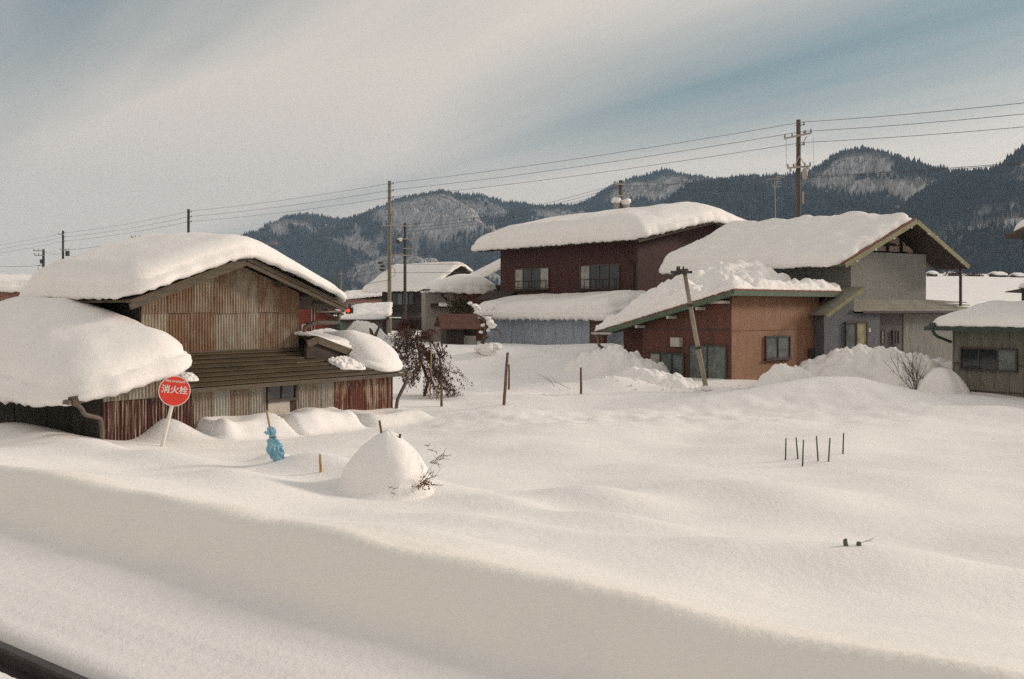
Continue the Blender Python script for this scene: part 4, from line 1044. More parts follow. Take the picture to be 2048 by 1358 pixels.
# snowbound roofs farther up the street
for (pxa, pxb, yb, yt, D, lab, mt) in ((700, 770, 636, 602, 70, 'low roof buried in blue-white snow beside the traffic light', WOODD), (686, 772, 597, 578, 120, 'far tan house with snowy roof above the traffic light', PINK)):
    T_ = Fr(pxa, D, 6); t = T_.thing('far_house', lab, 'house')
    w_, zz_ = T_.front(pxb, yb); zb2 = T_.front(pxa, yb)[1]; ztp = T_.front((pxa + pxb) / 2, yt, 3)[1]
    wallbox(t, .3, w_ + .1, .4, 6, -1, zb2 - .05, mt, 'wall')
    rise = ztp - zb2 - .4
    MB().prism([(0, -.2, zb2 - .1), (w_ + .3, -.2, zb2 - .1), (w_ + .3, 4, zb2 + rise - .1), (0, 4, zb2 + rise - .1)], (0, 0, .1)).build('roof', SOFFIT, t)
    slab('roof_snow', t, -.1, w_ + .4, -.35, 4.4, lambda x, y: zb2 + rise * (np.clip(y, -1, 9) + .2) / 4.2 + .02 + .10 * x - .1, .16, R=.3, b=.05, lip=.03, per=.12, seed=97, rc=.25, rag=.14, amp=.09)
    window(t, fmap(.37), w_ * .1, w_ * .1 + .9, zb2 - 1.4, zb2 - .5, 2, 1, .08, .05, FRAMEW, [GLASS, FROST], 'window')
# pink house at the far left
Pk = Fr(70, 34.0, 20)
hp = Pk.thing('pink_house', 'pink house with snowy roof at the far left behind the barn', 'house')
pz_ = Pk.front(40, 583, -.3)[1]
wallbox(hp, -4.0, .6, 0, 5, -1, pz_ - .02, PINK, 'wall')
MB().box((-4.3, -.35, pz_ - .03), (.9, 5.2, pz_ + .05)).build('roof', SOFFIT, hp)
window(hp, fmap(-.01), Pk.front(28)[0], Pk.front(61)[0], pz_ - .95, Pk.front(40, 597)[1], 2, 1, .05, .05, FRAMEW, [GLASS, GLASS], 'window')
slab('roof_snow', hp, -4.4, 1.0, -.42, 5.2, lambda x, y: pz_ + .05 - .05 * (x + 2) ** 2 * .2, .55, R=.6, b=.1, seed=98, rc=.5, rag=.06)

# ------------------------------------------------------------------ heaps of shovelled and fallen snow
def heap(name, label, px, D, rx, ry, h, rot, seed, lumpy=.16, lsc=2.2, zoff=-.25, amp=.12):
    x0, y0 = (px - 1024) / F * D, D
    n, m = 120, 44
    c, s = math.cos(rot), math.sin(rot)
    A_, R2 = np.meshgrid(np.linspace(0, 2 * np.pi, n, endpoint=False), np.linspace(0, 1, m) ** .8, indexing='ij')
    edge = 1 + .22 * pn(np.cos(A_) * 1.7 + seed, np.sin(A_) * 1.7, seed)
    u, v = R2 * np.cos(A_) * rx * edge, R2 * np.sin(A_) * ry * edge
    X = x0 + u * c - v * s; Y_ = y0 + u * s + v * c
    prof = (1 - R2 ** 2) ** .9
    hh = h * prof * (1 + .35 * pn(u / 1.1, v / 1.1, seed + 1)) + (amp * pn(u / .8, v / .8, seed + 2) + lumpy * (.7 - np.minimum(worley(u * lsc, v * lsc, seed), 1)) + lumpy * .5 * (.7 - np.minimum(worley(u * lsc * 2.2, v * lsc * 2.2, seed + 3), 1))) * np.minimum(1, prof * 4)
    Z_ = ground(X, Y_) + zoff * R2 ** 3 + hh
    v3 = np.stack([X - x0, Y_ - y0, Z_], -1).reshape(-1, 3)
    i = np.arange(n * m).reshape(n, m); j = np.roll(i, -1, 0)
    f = np.stack([i[:, :-1], i[:, 1:], j[:, 1:], j[:, :-1]], -1).reshape(-1, 4)
    o = np_mesh(name, v3, f, SNOW, None, True)
    o.location = (x0, y0, 0)
    return tag(o, label, 'snow heap', 'heaps of cleared snow')
heap('snow_heap', 'lumpy snow heap against the glass doors left of the orange brown house', 1240, 37.3, 2.2, 1.3, .80, .1, 1, .26, 2.4, amp=.18)
heap('snow_heap', 'low lumpy snow bank before the glass doors of the orange brown house', 1305, 34.4, 1.9, .8, .42, -.25, 2)
heap('snow_heap', 'broad rugged snow heap before the grey green house and its slit windows', 1735, 37.0, 3.7, 1.7, 1.02, .05, 3, .34, 1.7, amp=.2)
heap('snow_heap', 'ridge of cleared snow in shade reaching the low grey house', 1850, 35.5, 2.4, 1.2, .85, -.3, 4, .26, 1.8, amp=.2)
heap('snow_heap', 'small snow heap at the foot of the orange brown front wall', 1575, 34.5, 1.5, .7, .75, .5, 5, .14, 2.4)
heap('snow_heap', 'pointed snow pile before the flat-roofed concrete outbuilding', 727, 55.0, 1.5, 1.2, 1.25, 0, 6, .16, 2.0)
heap('snow_heap', 'snow bank behind the barn beside the pointed snow pile', 655, 46.0, 2.4, 1.2, .7, .1, 7, .12, 2.0)
heap('snow_heap', 'rounded snow drift at the left corner of the low grey house', 1886, 32.2, .9, .7, .75, 0, 8, .03, 1.5)

# crumbs of snow rolled off the heaps
cv, cf = [], []
def crumb(x, y, r):
    z = gz(x, y) + r * .25; n_ = len(cv)
    for d in ((1, 0, 0), (-1, 0, 0), (0, 1, 0), (0, -1, 0), (0, 0, 1), (0, 0, -1)):
        cv.append((x + d[0] * r * random.uniform(.6, 1.3), y + d[1] * r * random.uniform(.6, 1.3), z + d[2] * r * random.uniform(.5, 1.0)))
    for a, b, c in ((0, 2, 4), (2, 1, 4), (1, 3, 4), (3, 0, 4), (2, 0, 5), (1, 2, 5), (3, 1, 5), (0, 3, 5)): cf.append((n_ + a, n_ + b, n_ + c))
for _ in range(160):
    x_ = random.gauss(5.4, 1.6); crumb(x_, 33.4 + random.gauss(0, .6), random.uniform(.02, .07))
for _ in range(120):
    x_ = random.gauss(12.0, 2.0); crumb(x_, 34.6 + random.gauss(0, .5), random.uniform(.02, .07))
tag(mesh_obj('snow_crumbs', cv, cf, SNOW, None, True), 'loose crumbs of snow fallen below the snow heaps by the houses', 'snow crumbs', None, 'stuff')

# ------------------------------------------------------------------ round fire hydrant sign
SIGNR = M('sign_red', (.80, .062, .04), .4, .06, 3)
SIGNW = M('sign_white', (.80, .77, .70), .45, .06, 6)
POSTW = M('white_post', (.72, .68, .60), .5, .12, 8)
sb = hit(323, 893)
st = thing('fire_hydrant_sign', 'tilted red round sign with white lettering on a white post before the barn', 'sign', sb, 0)
tilt = math.radians(8.5)
up = Vector((math.sin(tilt), .05, math.cos(tilt)))
Dm = sb.y
ctr = Vector(((349 - 323) / F * Dm, .0, (893 - 782) / F * Dm))
yaw = math.radians(20)
ex = Vector((math.cos(yaw) * math.cos(-.10), math.sin(yaw), math.sin(-.12))).normalized()
ny_ = ex.cross(up); ny_ = -ny_ if ny_.y > 0 else ny_; ny_.normalize()
ez = ny_.cross(ex); ez = -ez if ez.z < 0 else ez; ez.normalize()
MB().tube([Vector((0, .03, -1.2)) - up * 0, Vector((0, .03, 0)), ctr + Vector((0, .03, 0)) - up * .1, ctr + Vector((0, .03, 0)) + up * .22], [.036, .036, .036, .036], 12).build('post', POSTW, st, True)
def disc(r, d0, d1, nseg=56):
    mb = MB(); a = [2 * math.pi * k / nseg for k in range(nseg)]
    v = [ctr + ex * (r * math.cos(t)) + ez * (r * math.sin(t)) + ny_ * d for d in (d0, d1) for t in a]
    return mb.add(v, [tuple(range(nseg)), tuple(range(nseg, 2 * nseg))[::-1]] + [(k, nseg + k, nseg + (k + 1) % nseg, (k + 1) % nseg) for k in range(nseg)])
rS = .288
dsc = disc(rS, .005, .02).build('disc', SIGNW, st)
disc(rS * .945, .02, .023).build('red_face', SIGNR, dsc)
def lettering(txt, size, off, bold, name, sx=1.0):
    cu = bpy.data.curves.new(name, 'FONT'); cu.body = txt; cu.size = size; cu.align_x = 'CENTER'; cu.align_y = 'CENTER'; cu.offset = bold; cu.extrude = .0015; cu.resolution_u = 3
    ob = bpy.data.objects.new(name + '_curve', cu); C.objects.link(ob)
    bpy.context.view_layer.update()
    me = bpy.data.meshes.new_from_object(ob.evaluated_get(bpy.context.evaluated_depsgraph_get()))
    bpy.data.objects.remove(ob); bpy.data.curves.remove(cu)
    me.name = name
    for v in me.vertices:
        v.co = ctr + ex * (v.co.x * sx) + ez * (v.co.y + off) + ny_ * (.0255 + v.co.z)
    me.materials.clear(); me.materials.append(SIGNW)
    o = bpy.data.objects.new(name, me); C.objects.link(o); o.parent = dsc
    return o
lettering('消火栓', .158, .018, .0030, 'lettering')
lettering('FIRE HYDRANT', .056, .180, .0014, 'lettering', .92)

# ------------------------------------------------------------------ sticks, posts and the blue bag in the field
STICK = M('brown_stick', (.16, .10, .065), .85, .3, 12)
BAMBOO = M('bamboo', (.40, .27, .10), .6, .25, 14)
GRSTK = M('green_grey_stake', (.10, .115, .085), .7, .2, 10)
def stake(name, label, cat, x0, y0, x1, y1, r, mat, group=None, knots=0, lean=0.0):
    b = hit(x0, y0); D = b.y
    top = Vector(((x1 - x0) / F * D, lean, (y0 - y1) / F * D))
    mb = MB(); dn = -top * (.5 / max(top.length, .1))
    pts = [dn] + [top * (k / 6) + Vector((random.gauss(0, r * .08), random.gauss(0, r * .08), 0)) for k in range(7)]
    mb.tube(pts, [r * (1.05 - .03 * k) for k in range(8)], 8)
    for k in range(knots):
        q = top * ((k + 1) / (knots + 1)); mb.tube([q - top * .008, q + top * .008], r * 1.25, 8)
    o = mb.build(name, mat, None, True); o.location = b
    return tag(o, label, cat, group)
for k, (a, b, c, d, lab) in enumerate(((1571, 920, 1572, 877, 'leftmost of the six thin garden stakes in the snow'), (1596, 918, 1592, 875, 'second garden stake from the left, leaning left'), (1605, 933, 1607, 880, 'third and nearest garden stake, lowest in the snow'),
                                       (1636, 922, 1633, 872, 'fourth garden stake from the left, leaning left'), (1657, 923, 1660, 876, 'fifth garden stake from the left'), (1686, 908, 1687, 866, 'rightmost and farthest of the six garden stakes'))):
    stake('garden_stake', lab, 'stake', a, b, c, d, .015, GRSTK, 'six garden stakes')
stake('wooden_post', 'tall brown post leaning right in the middle of the field', 'post', 1008, 810, 1015, 705, .045, STICK)
stake('thin_post', 'thin grey stick just behind the tall brown post', 'post', 1018, 779, 1018, 729, .035, STICK)
stake('wooden_post', 'short brown post alone in front of the blue shed', 'post', 1162, 788, 1162, 735, .04, STICK)
stake('wooden_post', 'dark brown post near the barn corner right of the bamboo', 'post', 883, 813, 883, 762, .038, STICK)
stake('bamboo_pole', 'thin yellow bamboo pole beside the drooping brown tree', 'pole', 860, 798, 863, 694, .022, BAMBOO, None, 4)
stake('broken_stick', 'short pale broken stick in the snow left of the snow cone', 'stick', 642, 944, 640, 909, .022, BAMBOO)
stake('stub', 'grey wooden stub poking from the nearest right-hand drift', 'stub', 1692, 1092, 1690, 1079, .022, GRSTK)
stake('stub', 'dark little stump with a twig on the nearest right-hand drift', 'stub', 1718, 1091, 1718, 1084, .024, GRSTK)
def twigs(mb, p, d, L, r, depth, spread=.5, grav=0.0, leaf=None, lr=.05):
    n = 4; pts = [Vector(p)]; dd = Vector(d).normalized()
    for k in range(n):
        dd = (dd + Vector((random.gauss(0, spread * .3), random.gauss(0, spread * .3), random.gauss(0, spread * .3) - grav * (k + 1) / n))).normalized()
        pts.append(pts[-1] + dd * (L / n))
    mb.tube(pts, [r * (1 - .6 * k / n) for k in range(n + 1)], 4 if r < .02 else 6, False)
    if leaf is not None:
        for q in pts[1:]:
            for _ in range(2): leaf.append((q + Vector((random.gauss(0, lr), random.gauss(0, lr), random.gauss(0, lr))), dd.copy()))
    if depth > 0:
        for k in range(1, n + 1):
            for _ in range(random.choice((1, 1, 2))):
                sd = (dd + Vector((random.gauss(0, spread), random.gauss(0, spread), random.gauss(0, spread) * .8 + .1 - grav * .3))).normalized()
                twigs(mb, pts[k], sd, L * random.uniform(.45, .7), r * .55, depth - 1, spread, grav, leaf, lr)
TWIG = M('twig_bark', (.085, .062, .045), .9, .3, 10)
tb_ = P(1722, 1086, hit(1718, 1091).y)
mb = MB(); twigs(mb, (0, 0, 0), (1, .1, .25), .10, .003, 1, .4)
o = mb.build('twig', TWIG); o.location = tb_; tag(o, 'thin dry twig on the nearest right-hand drift', 'twig')
for (a, b, lab, dx) in ((1085, 790, 'thin dry twig lying on the snow right of the tall post', (1, 0, -.25)), (1140, 780, 'thin dry twig on the snow between the two posts', (-1, .1, .3)), (1110, 775, 'bent twig arching out of the snow before the short post', (-.7, 0, .7))):
    mb = MB(); twigs(mb, (0, 0, -.01), dx, .62, .008, 1, .3)
    o = mb.build('twig', TWIG); o.location = hit(a, b) + Vector((0, 0, .04)); tag(o, lab, 'twig', 'dry twigs on the snow')
# blue bag tied to a stick
BAGM, ntb, bsb = newmat('blue_plastic')
ntb.links.new(ramp_node(ntb, noise_node(ntb, 9, 4, .6), [(.3, (.10, .27, .38)), (.7, (.30, .54, .64))]), bsb.inputs['Base Color']); bsb.inputs['Roughness'].default_value = .35
bb = hit(553, 921); D = bb.y
bag = thing('blue_bag', 'crumpled light blue plastic bag tied round a stick in the snow', 'bag', bb)
n, m = 30, 26; vs, fs = [], []
prof = [(-.02, .04), (.03, .085), (.12, .115), (.20, .118), (.28, .09), (.335, .045), (.36, .04), (.40, .062), (.45, .072), (.495, .05), (.52, .012)]
for j in range(m):
    h = .54 * j / (m - 1) - .02
    r0 = np.interp(h, [p[0] for p in prof], [p[1] for p in prof])
    for i in range(n):
        t = 2 * math.pi * i / n
        r = r0 * (1 + .16 * math.sin(t * 5 + j * .3) * (1 if j > 5 else .5) + .35 * float(pn(math.cos(t) * 1.6 + 5, math.sin(t) * 1.6 + h * 9, 3)) + .55 * float(pn(math.cos(t) * 3.4 + 5, math.sin(t) * 3.4 + h * 19, 5)))
        vs.append((r * math.cos(t) - .10 * h / .5 * 1.1 + .02, r * math.sin(t) * .8, h))
for j in range(m - 1):
    for i in range(n): fs.append((j * n + i, j * n + (i + 1) % n, (j + 1) * n + (i + 1) % n, (j + 1) * n + i))
fs.append(tuple(range((m - 1) * n, m * n)))
mesh_obj('bag_body', vs, fs, BAGM, bag, False)
MB().prism([(-.09, -.02, .40), (-.17, -.03, .45), (-.19, -.02, .42), (-.15, -.02, .39)], (0, .02, 0)).build('bag_corner', BAGM, bag)
MB().tube([(.03, .04, -.3), (-.07, .03, .3), (-.155, .01, .76)], [.018, .018, .016], 8).build('stick', BAMBOO, bag, True)
MB().tube([(-.055 + .052 * math.cos(t), .042 * math.sin(t), .355) for t in [k * math.pi / 6 for k in range(13)]], .008, 6).build('tie', GRSTK, bag, True)

# ------------------------------------------------------------------ cone of snow over a wrapped shrub
cb = hit(772, 972)
cone = thing('snow_covered_shrub', 'cone-shaped mound of snow over a bush with a stick at its tip', 'shrub', cb)
k_ = cb.y / F
Rb, Hh = 86 * k_, 112 * k_
n, m = 96, 40; vs, fs = [(0.0, 0.0, Hh)], []
for j in range(1, m):
    t = j / (m - 1)
    dp = np.interp(t, [0, .06, .9, 1], [0, 4, 112, 135]); rr = np.interp(dp, [0, 3, 9, 20, 34, 56, 79, 101, 112, 135], [2, 9, 19, 34, 51, 70, 84, 91, 96, 125]) * k_
    zz_ = Hh - dp * k_
    for i in range(n):
        a = 2 * math.pi * i / n
        w = 1 + .13 * float(pn(math.cos(a) * 1.4, math.sin(a) * 1.4 + t * 1.5, 7)) + .02 * float(pn(math.cos(a) * 5, math.sin(a) * 5 + t * 6, 8))
        vs.append((rr * w * math.cos(a) + .03 * (1 - t), rr * w * math.sin(a), zz_ + .02 * float(pn(a * 2, t * 4, 9))))
for i in range(n): fs.append((0, 1 + i, 1 + (i + 1) % n))
for j in range(m - 2):
    for i in range(n): fs.append((1 + j * n + i, 1 + (j + 1) * n + i, 1 + (j + 1) * n + (i + 1) % n, 1 + j * n + (i + 1) % n))
mesh_obj('snow_mound', vs, fs, SNOW, cone, True)
MB().tube([(-.02, 0, Hh - .3), (-.09, 0, Hh + .13)], [.018, .016], 8).build('tip_stick', STICK, cone, True)
lumpb = MB().tube([(.19, -.05, Hh - .12), (.20, -.05, Hh - .05)], .016, 6).build('twig_stub', TWIG, cone)
REDLEAF = M('dry_red_leaf', (.16, .07, .045), .8, .4, 20)
for (x, y, z, L, nb) in ((.60, -.36, .10, .20, 9), (.70, -.1, .30, .17, 4), (.62, .0, .50, .12, 2), (.22, -.68, .10, .07, 3)):
    mb = MB()
    for _ in range(nb): twigs(mb, (x - .06 + random.gauss(0, .03), y, z + random.gauss(0, .02)), (1, -.2 + random.gauss(0, .4), random.gauss(.3, .5)), L * random.uniform(.6, 1.2), .006, 1, .5)
    mb.build('twig', TWIG, cone)
lf = MB()
for _ in range(46):
    c_ = Vector((.56 + random.gauss(0, .07), -.44 + random.gauss(0, .05), .09 + random.gauss(0, .035))); a = Vector((random.gauss(0, 1), random.gauss(0, 1), random.gauss(0, 1))).normalized() * .022; b = a.cross(Vector((random.gauss(0, 1), random.gauss(0, 1), 1))).normalized() * .011
    lf.add([c_ - a, c_ + b, c_ + a, c_ - b], [(0, 1, 2, 3)])
lf.build('dry_leaves', REDLEAF, cone)['kind'] = 'stuff'
# ------------------------------------------------------------------ trees and shrubs
def leaves(name, pts, size, mat, parent, stretch=2.2):
    v, f = [], []
    for (c_, d) in pts:
        a = (Vector(d) + Vector((random.gauss(0, .5), random.gauss(0, .5), random.gauss(0, .5)))).normalized() * size * random.uniform(.6, 1.3)
        b = a.cross(Vector((random.gauss(0, 1), random.gauss(0, 1), random.gauss(0, 1)))).normalized() * (a.length / stretch)
        n_ = len(v); v += [c_ - a, c_ + b, c_ + a, c_ - b]; f.append((n_, n_ + 1, n_ + 2, n_ + 3))
    o = mesh_obj(name, v, f, mat, parent); o['kind'] = 'stuff'
    return o
BRLEAF = M('brown_needles', (.095, .056, .040), .9, .45, 3)
tb1 = hit(850, 792)
k1 = tb1.y / F
wt1 = thing('drooping_tree', 'small drooping tree with brown foliage beside the barn corner', 'tree', tb1)
def TL(px, py, dy=0.0): return Vector(((px - 850) * k1, dy, (792 - py) * k1))
tr_pts = [TL(848, 800), TL(851, 780), TL(857, 762), TL(846, 735, .05), TL(838, 705), TL(834, 680, -.04), TL(836, 655)]
MB().tube(tr_pts, [.055, .05, .045, .04, .032, .024, .012], 8).build('trunk', TWIG, wt1, True)
MB().tube([TL(846, 735, .05), TL(852, 770, .1), TL(847, 796, .1)], [.012, .012, .012], 6).build('prop_stick', STICK, wt1, True)
mb, lf = MB(), []
for (px, py, dx, dz, L, nb) in ((836, 660, -1, .1, .75, 5), (836, 665, .8, .3, .45, 4), (835, 680, -1, .0, .7, 5), (838, 695, .9, -.05, .6, 6), (840, 705, -.9, -.1, .7, 5), (842, 720, 1, -.1, .95, 7), (845, 730, -.8, -.2, .6, 5), (846, 735, 1, -.2, 1.0, 7), (838, 690, 0, .1, .5, 4), (836, 672, .2, .4, .4, 3)):
    for _ in range(nb):
        twigs(mb, TL(px, py), (dx + random.gauss(0, .25), random.gauss(0, .7), dz + random.gauss(0, .15)), L * random.uniform(.7, 1.1), .010, 2, .35, .28, lf, .035)
mb.build('branches', TWIG, wt1)
random.shuffle(lf)
leaves('foliage', lf[:4200], .042, BRLEAF, wt1, 2.0)
sn = MB()
# pruned little tree behind it
b2 = hit(882, 742)
t2 = thing('pruned_tree', 'small leafless tree with knobbly pruned branches right of the bamboo pole', 'tree', b2)
k2 = b2.y / F
def T2(px, py, dy=0): return Vector(((px - 882) * k2, dy, (742 - py) * k2))
MB().tube([T2(883, 750), T2(881, 728), T2(879, 715)], [.05, .045, .04], 8).build('trunk', TWIG, t2, True)
for path in ([(879, 716), (873, 702), (868, 690), (862, 684)], [(879, 716), (880, 700), (876, 690)], [(880, 715), (886, 702), (884, 690)], [(881, 716), (890, 708), (889, 698), (893, 692)], [(880, 712), (873, 697), (876, 688)]):
    pts = [T2(a, b, random.gauss(0, .12) * (i > 0)) for i, (a, b) in enumerate(path)]
    MB().tube(pts, [.03 - .004 * i for i in range(len(pts))], 6).build('branch', TWIG, t2, True)
    mb = MB(); mb.tube([pts[-1] - Vector((0, 0, .05)), pts[-1], pts[-1] + Vector((.03, 0, .06))], [.03, .05, .01], 6); mb.build('knob', TWIG, t2, True)
# forked stump near the snow pile
b3 = hit(748, 686, 20, 80); b3 = P(748, 687, 48); b3.z = gz(b3.x, b3.y)
t3 = thing('forked_stump', 'bare forked trunk cut short beside the pointed snow pile', 'tree', b3)
k3 = b3.y / F
for path in ([(0, -10), (0, 10), (-5, 30)], [(0, 10), (4, 22), (11, 38)], [(-1, 14), (-6, 26), (-8, 34)]):
    MB().tube([Vector((a * k3, 0, b * k3)) for a, b in path], [.10, .075, .045], 8).build('trunk' if path[0][1] < 0 else 'branch', TWIG, t3, True)
# round reddish shrub and other garden bushes
def bush(name, label, px, py, D, rx, rz, mat, nleaf, size, stem=True):
    c_ = P(px, py, D); g_ = gz(c_.x, c_.y)
    t = thing(name, label, 'shrub', (c_.x, c_.y, g_))
    pts = []; mb = MB()
    h = c_.z - g_
    for _ in range(nleaf):
        d = Vector((random.gauss(0, 1), random.gauss(0, 1), random.gauss(0, 1))).normalized() * (random.random() ** .45)
        w = 1 + .3 * float(pn(d.x * 2 + 3, d.z * 2 + d.y, 4))
        pts.append((Vector((d.x * rx * w, d.y * rx * w, h + d.z * rz * w)), d))
    for _ in range(14):
        d = Vector((random.gauss(0, 1), random.gauss(0, 1), abs(random.gauss(.3, .8)))).normalized()
        mb.tube([(0, 0, -.2), (d.x * rx * .3, d.y * rx * .3, h * .6), (d.x * rx * .85, d.y * rx * .85, h + d.z * rz * .7)], [.03, .018, .006], 5)
    mb.build('stems', TWIG, t)
    leaves('foliage', pts, size, mat, t, 1.8)
    return t
RSHRUB = M('reddish_leaf', (.15, .062, .045), .9, .4, 4)
OSHRUB = M('olive_leaf', (.10, .085, .045), .9, .4, 4)
bush('round_shrub', 'round reddish brown shrub under the utility pole before the timber house', 813, 655, 66, .72, .62, RSHRUB, 1500, .07)
bush('garden_shrub', 'olive brown shrub against the grey stucco house', 920, 612, 57, .75, .62, OSHRUB, 900, .09)
bush('garden_shrub', 'dark straggly garden shrub before the brick red house', 664, 652, 49, .42, .55, BRLEAF, 420, .06)
# bent tree loaded with snow beside the blue shed
b5 = P(962, 705, 39.2); b5.z = gz(b5.x, b5.y)
t5 = thing('bent_tree', 'bent old garden tree loaded with clumps of snow before the blue shed', 'tree', b5)
k5 = 39.2 / F
def T5(px, py, dy=0): return Vector(((px - 962) * k5, dy, HC - (py - HZ) * k5 - b5.z))
MB().tube([T5(962, 712), T5(964, 688), T5(971, 668), T5(973, 650), T5(968, 638), T5(958, 632), T5(948, 627)], [.09, .085, .075, .06, .05, .035, .02], 8).build('trunk', TWIG, t5, True)
MB().tube([T5(971, 662), T5(985, 658), T5(996, 660), T5(1002, 668), T5(1000, 678)], [.045, .035, .03, .022, .012], 7).build('branch', TWIG, t5, True)
MB().tube([T5(968, 680), T5(977, 672), T5(980, 680)], [.05, .035, .02], 7).build('branch', TWIG, t5, True)
for (px, py, r, dy) in ((979, 646, .17, .05), (984, 652, .14, 0), (975, 638, .12, .1), (966, 650, .09, -.08), (976, 660, .1, 0), (962, 664, .07, -.1), (985, 693, .22, -.1), (962, 696, .24, -.1), (975, 699, .3, -.15), (950, 612, .16, .1), (955, 618, .12, 0), (940, 606, .08, .1), (992, 694, .22, 0)):
    q = T5(px, py, dy); o = lump(t5, q.x, q.y, q.z, r)
# thin bare shrubs near the low grey house
for (px, py, hgt, nb, lab) in ((1832, 778, 1.0, 7, 'thin bare upright shrub in the snow left of the low grey house'), (1860, 778, .5, 6, 'small tangled bare bush at the corner of the low grey house')):
    g_ = hit(px, py); g_ = P(px, py, 30.5) if g_.y > 33 else g_
    t = thing('bare_shrub', lab, 'shrub', (g_.x, g_.y, gz(g_.x, g_.y)))
    for _ in range(nb):
        mb = MB(); twigs(mb, (0, 0, -.1), (random.gauss(0, .35), random.gauss(0, .3), 1), hgt * random.uniform(.7, 1.1), .012, 2 if hgt > .8 else 1, .35)
        mb.build('branch', TWIG, t)

# ------------------------------------------------------------------ utility poles
POLEM = M('weathered_pole', (.10, .078, .06), .85, .3, 4, (1, 1, .3), .3, 30)
POLEY = M('grey_concrete_pole', (.185, .16, .12), .8, .2, 5)
DARKP = M('dark_pole', (.05, .048, .048), .8, .2, 5)
INSUL = M('insulator', (.22, .2, .18), .4, .2, 10)
STEEL = M('galvanised_steel', (.30, .29, .27), .5, .2, 8)
XARM = M('pale_crossarm', (.36, .33, .29), .7, .2, 8)
def upole(label, px, ytop, D, r, mat, arms=(), group='utility poles along the street', pins=(), ybase=None):
    x = (px - 1024) / F * D
    base = gz(x, D)
    t = thing('utility_pole', label, 'utility pole', (x, D, base), 0, group)
    k = D / F; top = HC - (ytop - HZ) * k - base
    MB().tube([(0, 0, -1), (0, 0, 0), (0, 0, top * .5), (0, 0, top)], [r * 1.1, r * 1.1, r, r * .85], 12).build('shaft', mat, t, True)
    MB().tube([(0, 0, top), (0, 0, top + .04)], r * .9, 12).build('cap', DARKP, t)
    for (yy, dx0, dx1, tl) in arms:      # photo row, left and right reach in photo pixels, tilt
        z = HC - (yy - HZ) * k - base
        a = MB().box((dx0 * k, -r - .1, z - .05), (dx1 * k, -r - .01, z + .05))
        a.v = [(v[0], v[1] + v[0] * .35, v[2] + v[0] * tl) for v in a.v]
        ao = a.build('crossarm', STEEL if mat is not POLEM else XARM, t)
        for q in (dx0, dx0 * .5, dx1 * .5, dx1):
            if abs(q) * k < .25: continue
            q = q * .95
            MB().tube([(q * k, -r - .05 + q * k * .35, z + .05 + q * k * tl), (q * k, -r - .05 + q * k * .35, z + .1 + q * k * tl), (q * k, -r - .05 + q * k * .35, z + .14 + q * k * tl), (q * k, -r - .05 + q * k * .35, z + .22 + q * k * tl)], [.03, .06, .035, .06], 8).build('insulator', INSUL, ao, True)
    for yy in pins:
        z = HC - (yy - HZ) * k - base
        MB().tube([(-r * 1.3, 0, z - .02), (r + .16, -.05, z)], .02, 6).build('bracket', DARKP, t)
        MB().tube([(r + .16, -.05, z - .03), (r + .16, -.05, z + .03), (r + .16, -.05, z + .08), (r + .16, -.05, z + .16)], [.03, .07, .04, .06], 8).build('insulator', INSUL, t, True)
    def loc(dx, yy, dy=0): return Vector((dx * k, dy, HC - (yy - HZ) * k - base))
    return t, loc, k
D1, D2, D3, D4 = 58.0, 85.3, 109.0, 139.0
t, loc, k = upole('tall wooden utility pole rising behind the grey green house', 1597, 241, D1, .145, POLEM, ((272, -34, 27, .25), (335, -27, 25, .12)), pins=(250, 270, 290))
for dx in (-10, 12):
    MB().tube([loc(0, 313, -.2), loc(dx, 334, -.2)], .025, 6).build('brace', XARM, t)
MB().tube([loc(5, 290, -.2), loc(14, 274, -.25)], .03, 6).build('brace', XARM, t)
for dx, y0, y1 in ((-27, 280, 336), (27, 276, 330)):
    MB().tube([loc(dx, y0, -.25), loc(dx, y1, -.25)], .012, 5).build('jumper_wire', STEEL, t)
MB().tube([loc(10, 360, -.28), loc(10, 358, -.28), loc(10, 341, -.28), loc(10, 339, -.28), loc(10, 337, -.28)], [.10, .15, .15, .12, .04], 14).build('transformer', XARM, t, True)
MB().box(loc(5, 408, -.30), loc(8, 384, -.2)).build('steel_bracket', XARM, t)
MB().box(loc(-20, 345, -.3), loc(-17, 338, -.2)).build('insulator', XARM, t)
MB().box(loc(13, 340, -.3), loc(17, 333, -.2)).build('insulator', XARM, t)
t, loc, k = upole('tall pale utility pole standing clear in the middle of the village', 779, 363, D2, .165, POLEY, (), pins=(368, 382, 396, 430, 436, 442))
for yy, dx0, dx1 in ((452, -16, 34), (510, 2, 30)):
    MB().box(loc(dx0, yy + 1, -.28), loc(dx1, yy - 1, -.2)).build('crossarm', STEEL, t)
for yy, dx in ((526, -18), (533, -14), (540, -15)):
    MB().box(loc(dx - 4, yy + 2, -.35), loc(dx + 5, yy - 2, -.2)).build('cable_joint', DARKP, t)
MB().box(loc(-12, 636, -.24), loc(24, 634, -.2)).build('white_bar', SIGNW, t)
MB().tube([loc(4 + 8 * math.sin(a), 545 - 10 * math.cos(a), -.2) for a in [j * .35 for j in range(10)]], .02, 5).build('cable_loop', DARKP, t)
t, loc, k = upole('dark utility pole just right of the tall pale pole, with a snow-capped lamp', 810, 447, 89, .14, DARKP, ((452, -8, 8, 0), (478, -4, 16, 0), (497, -3, 15, 0), (511, -8, 14, 0)))
MB().tube([loc(0, 482, 0), loc(-6, 480, -.1), loc(-14, 484, -.1)], [.05, .05, .03], 6).build('lamp_arm', DARKP, t)
MB().tube([loc(-14, 486, -.1), loc(-14, 480, -.1)], [.22, .12], 10).build('lamp_shade', DARKP, t)
lump(t, *loc(-9, 479, -.1), .24, 'lamp_snow')
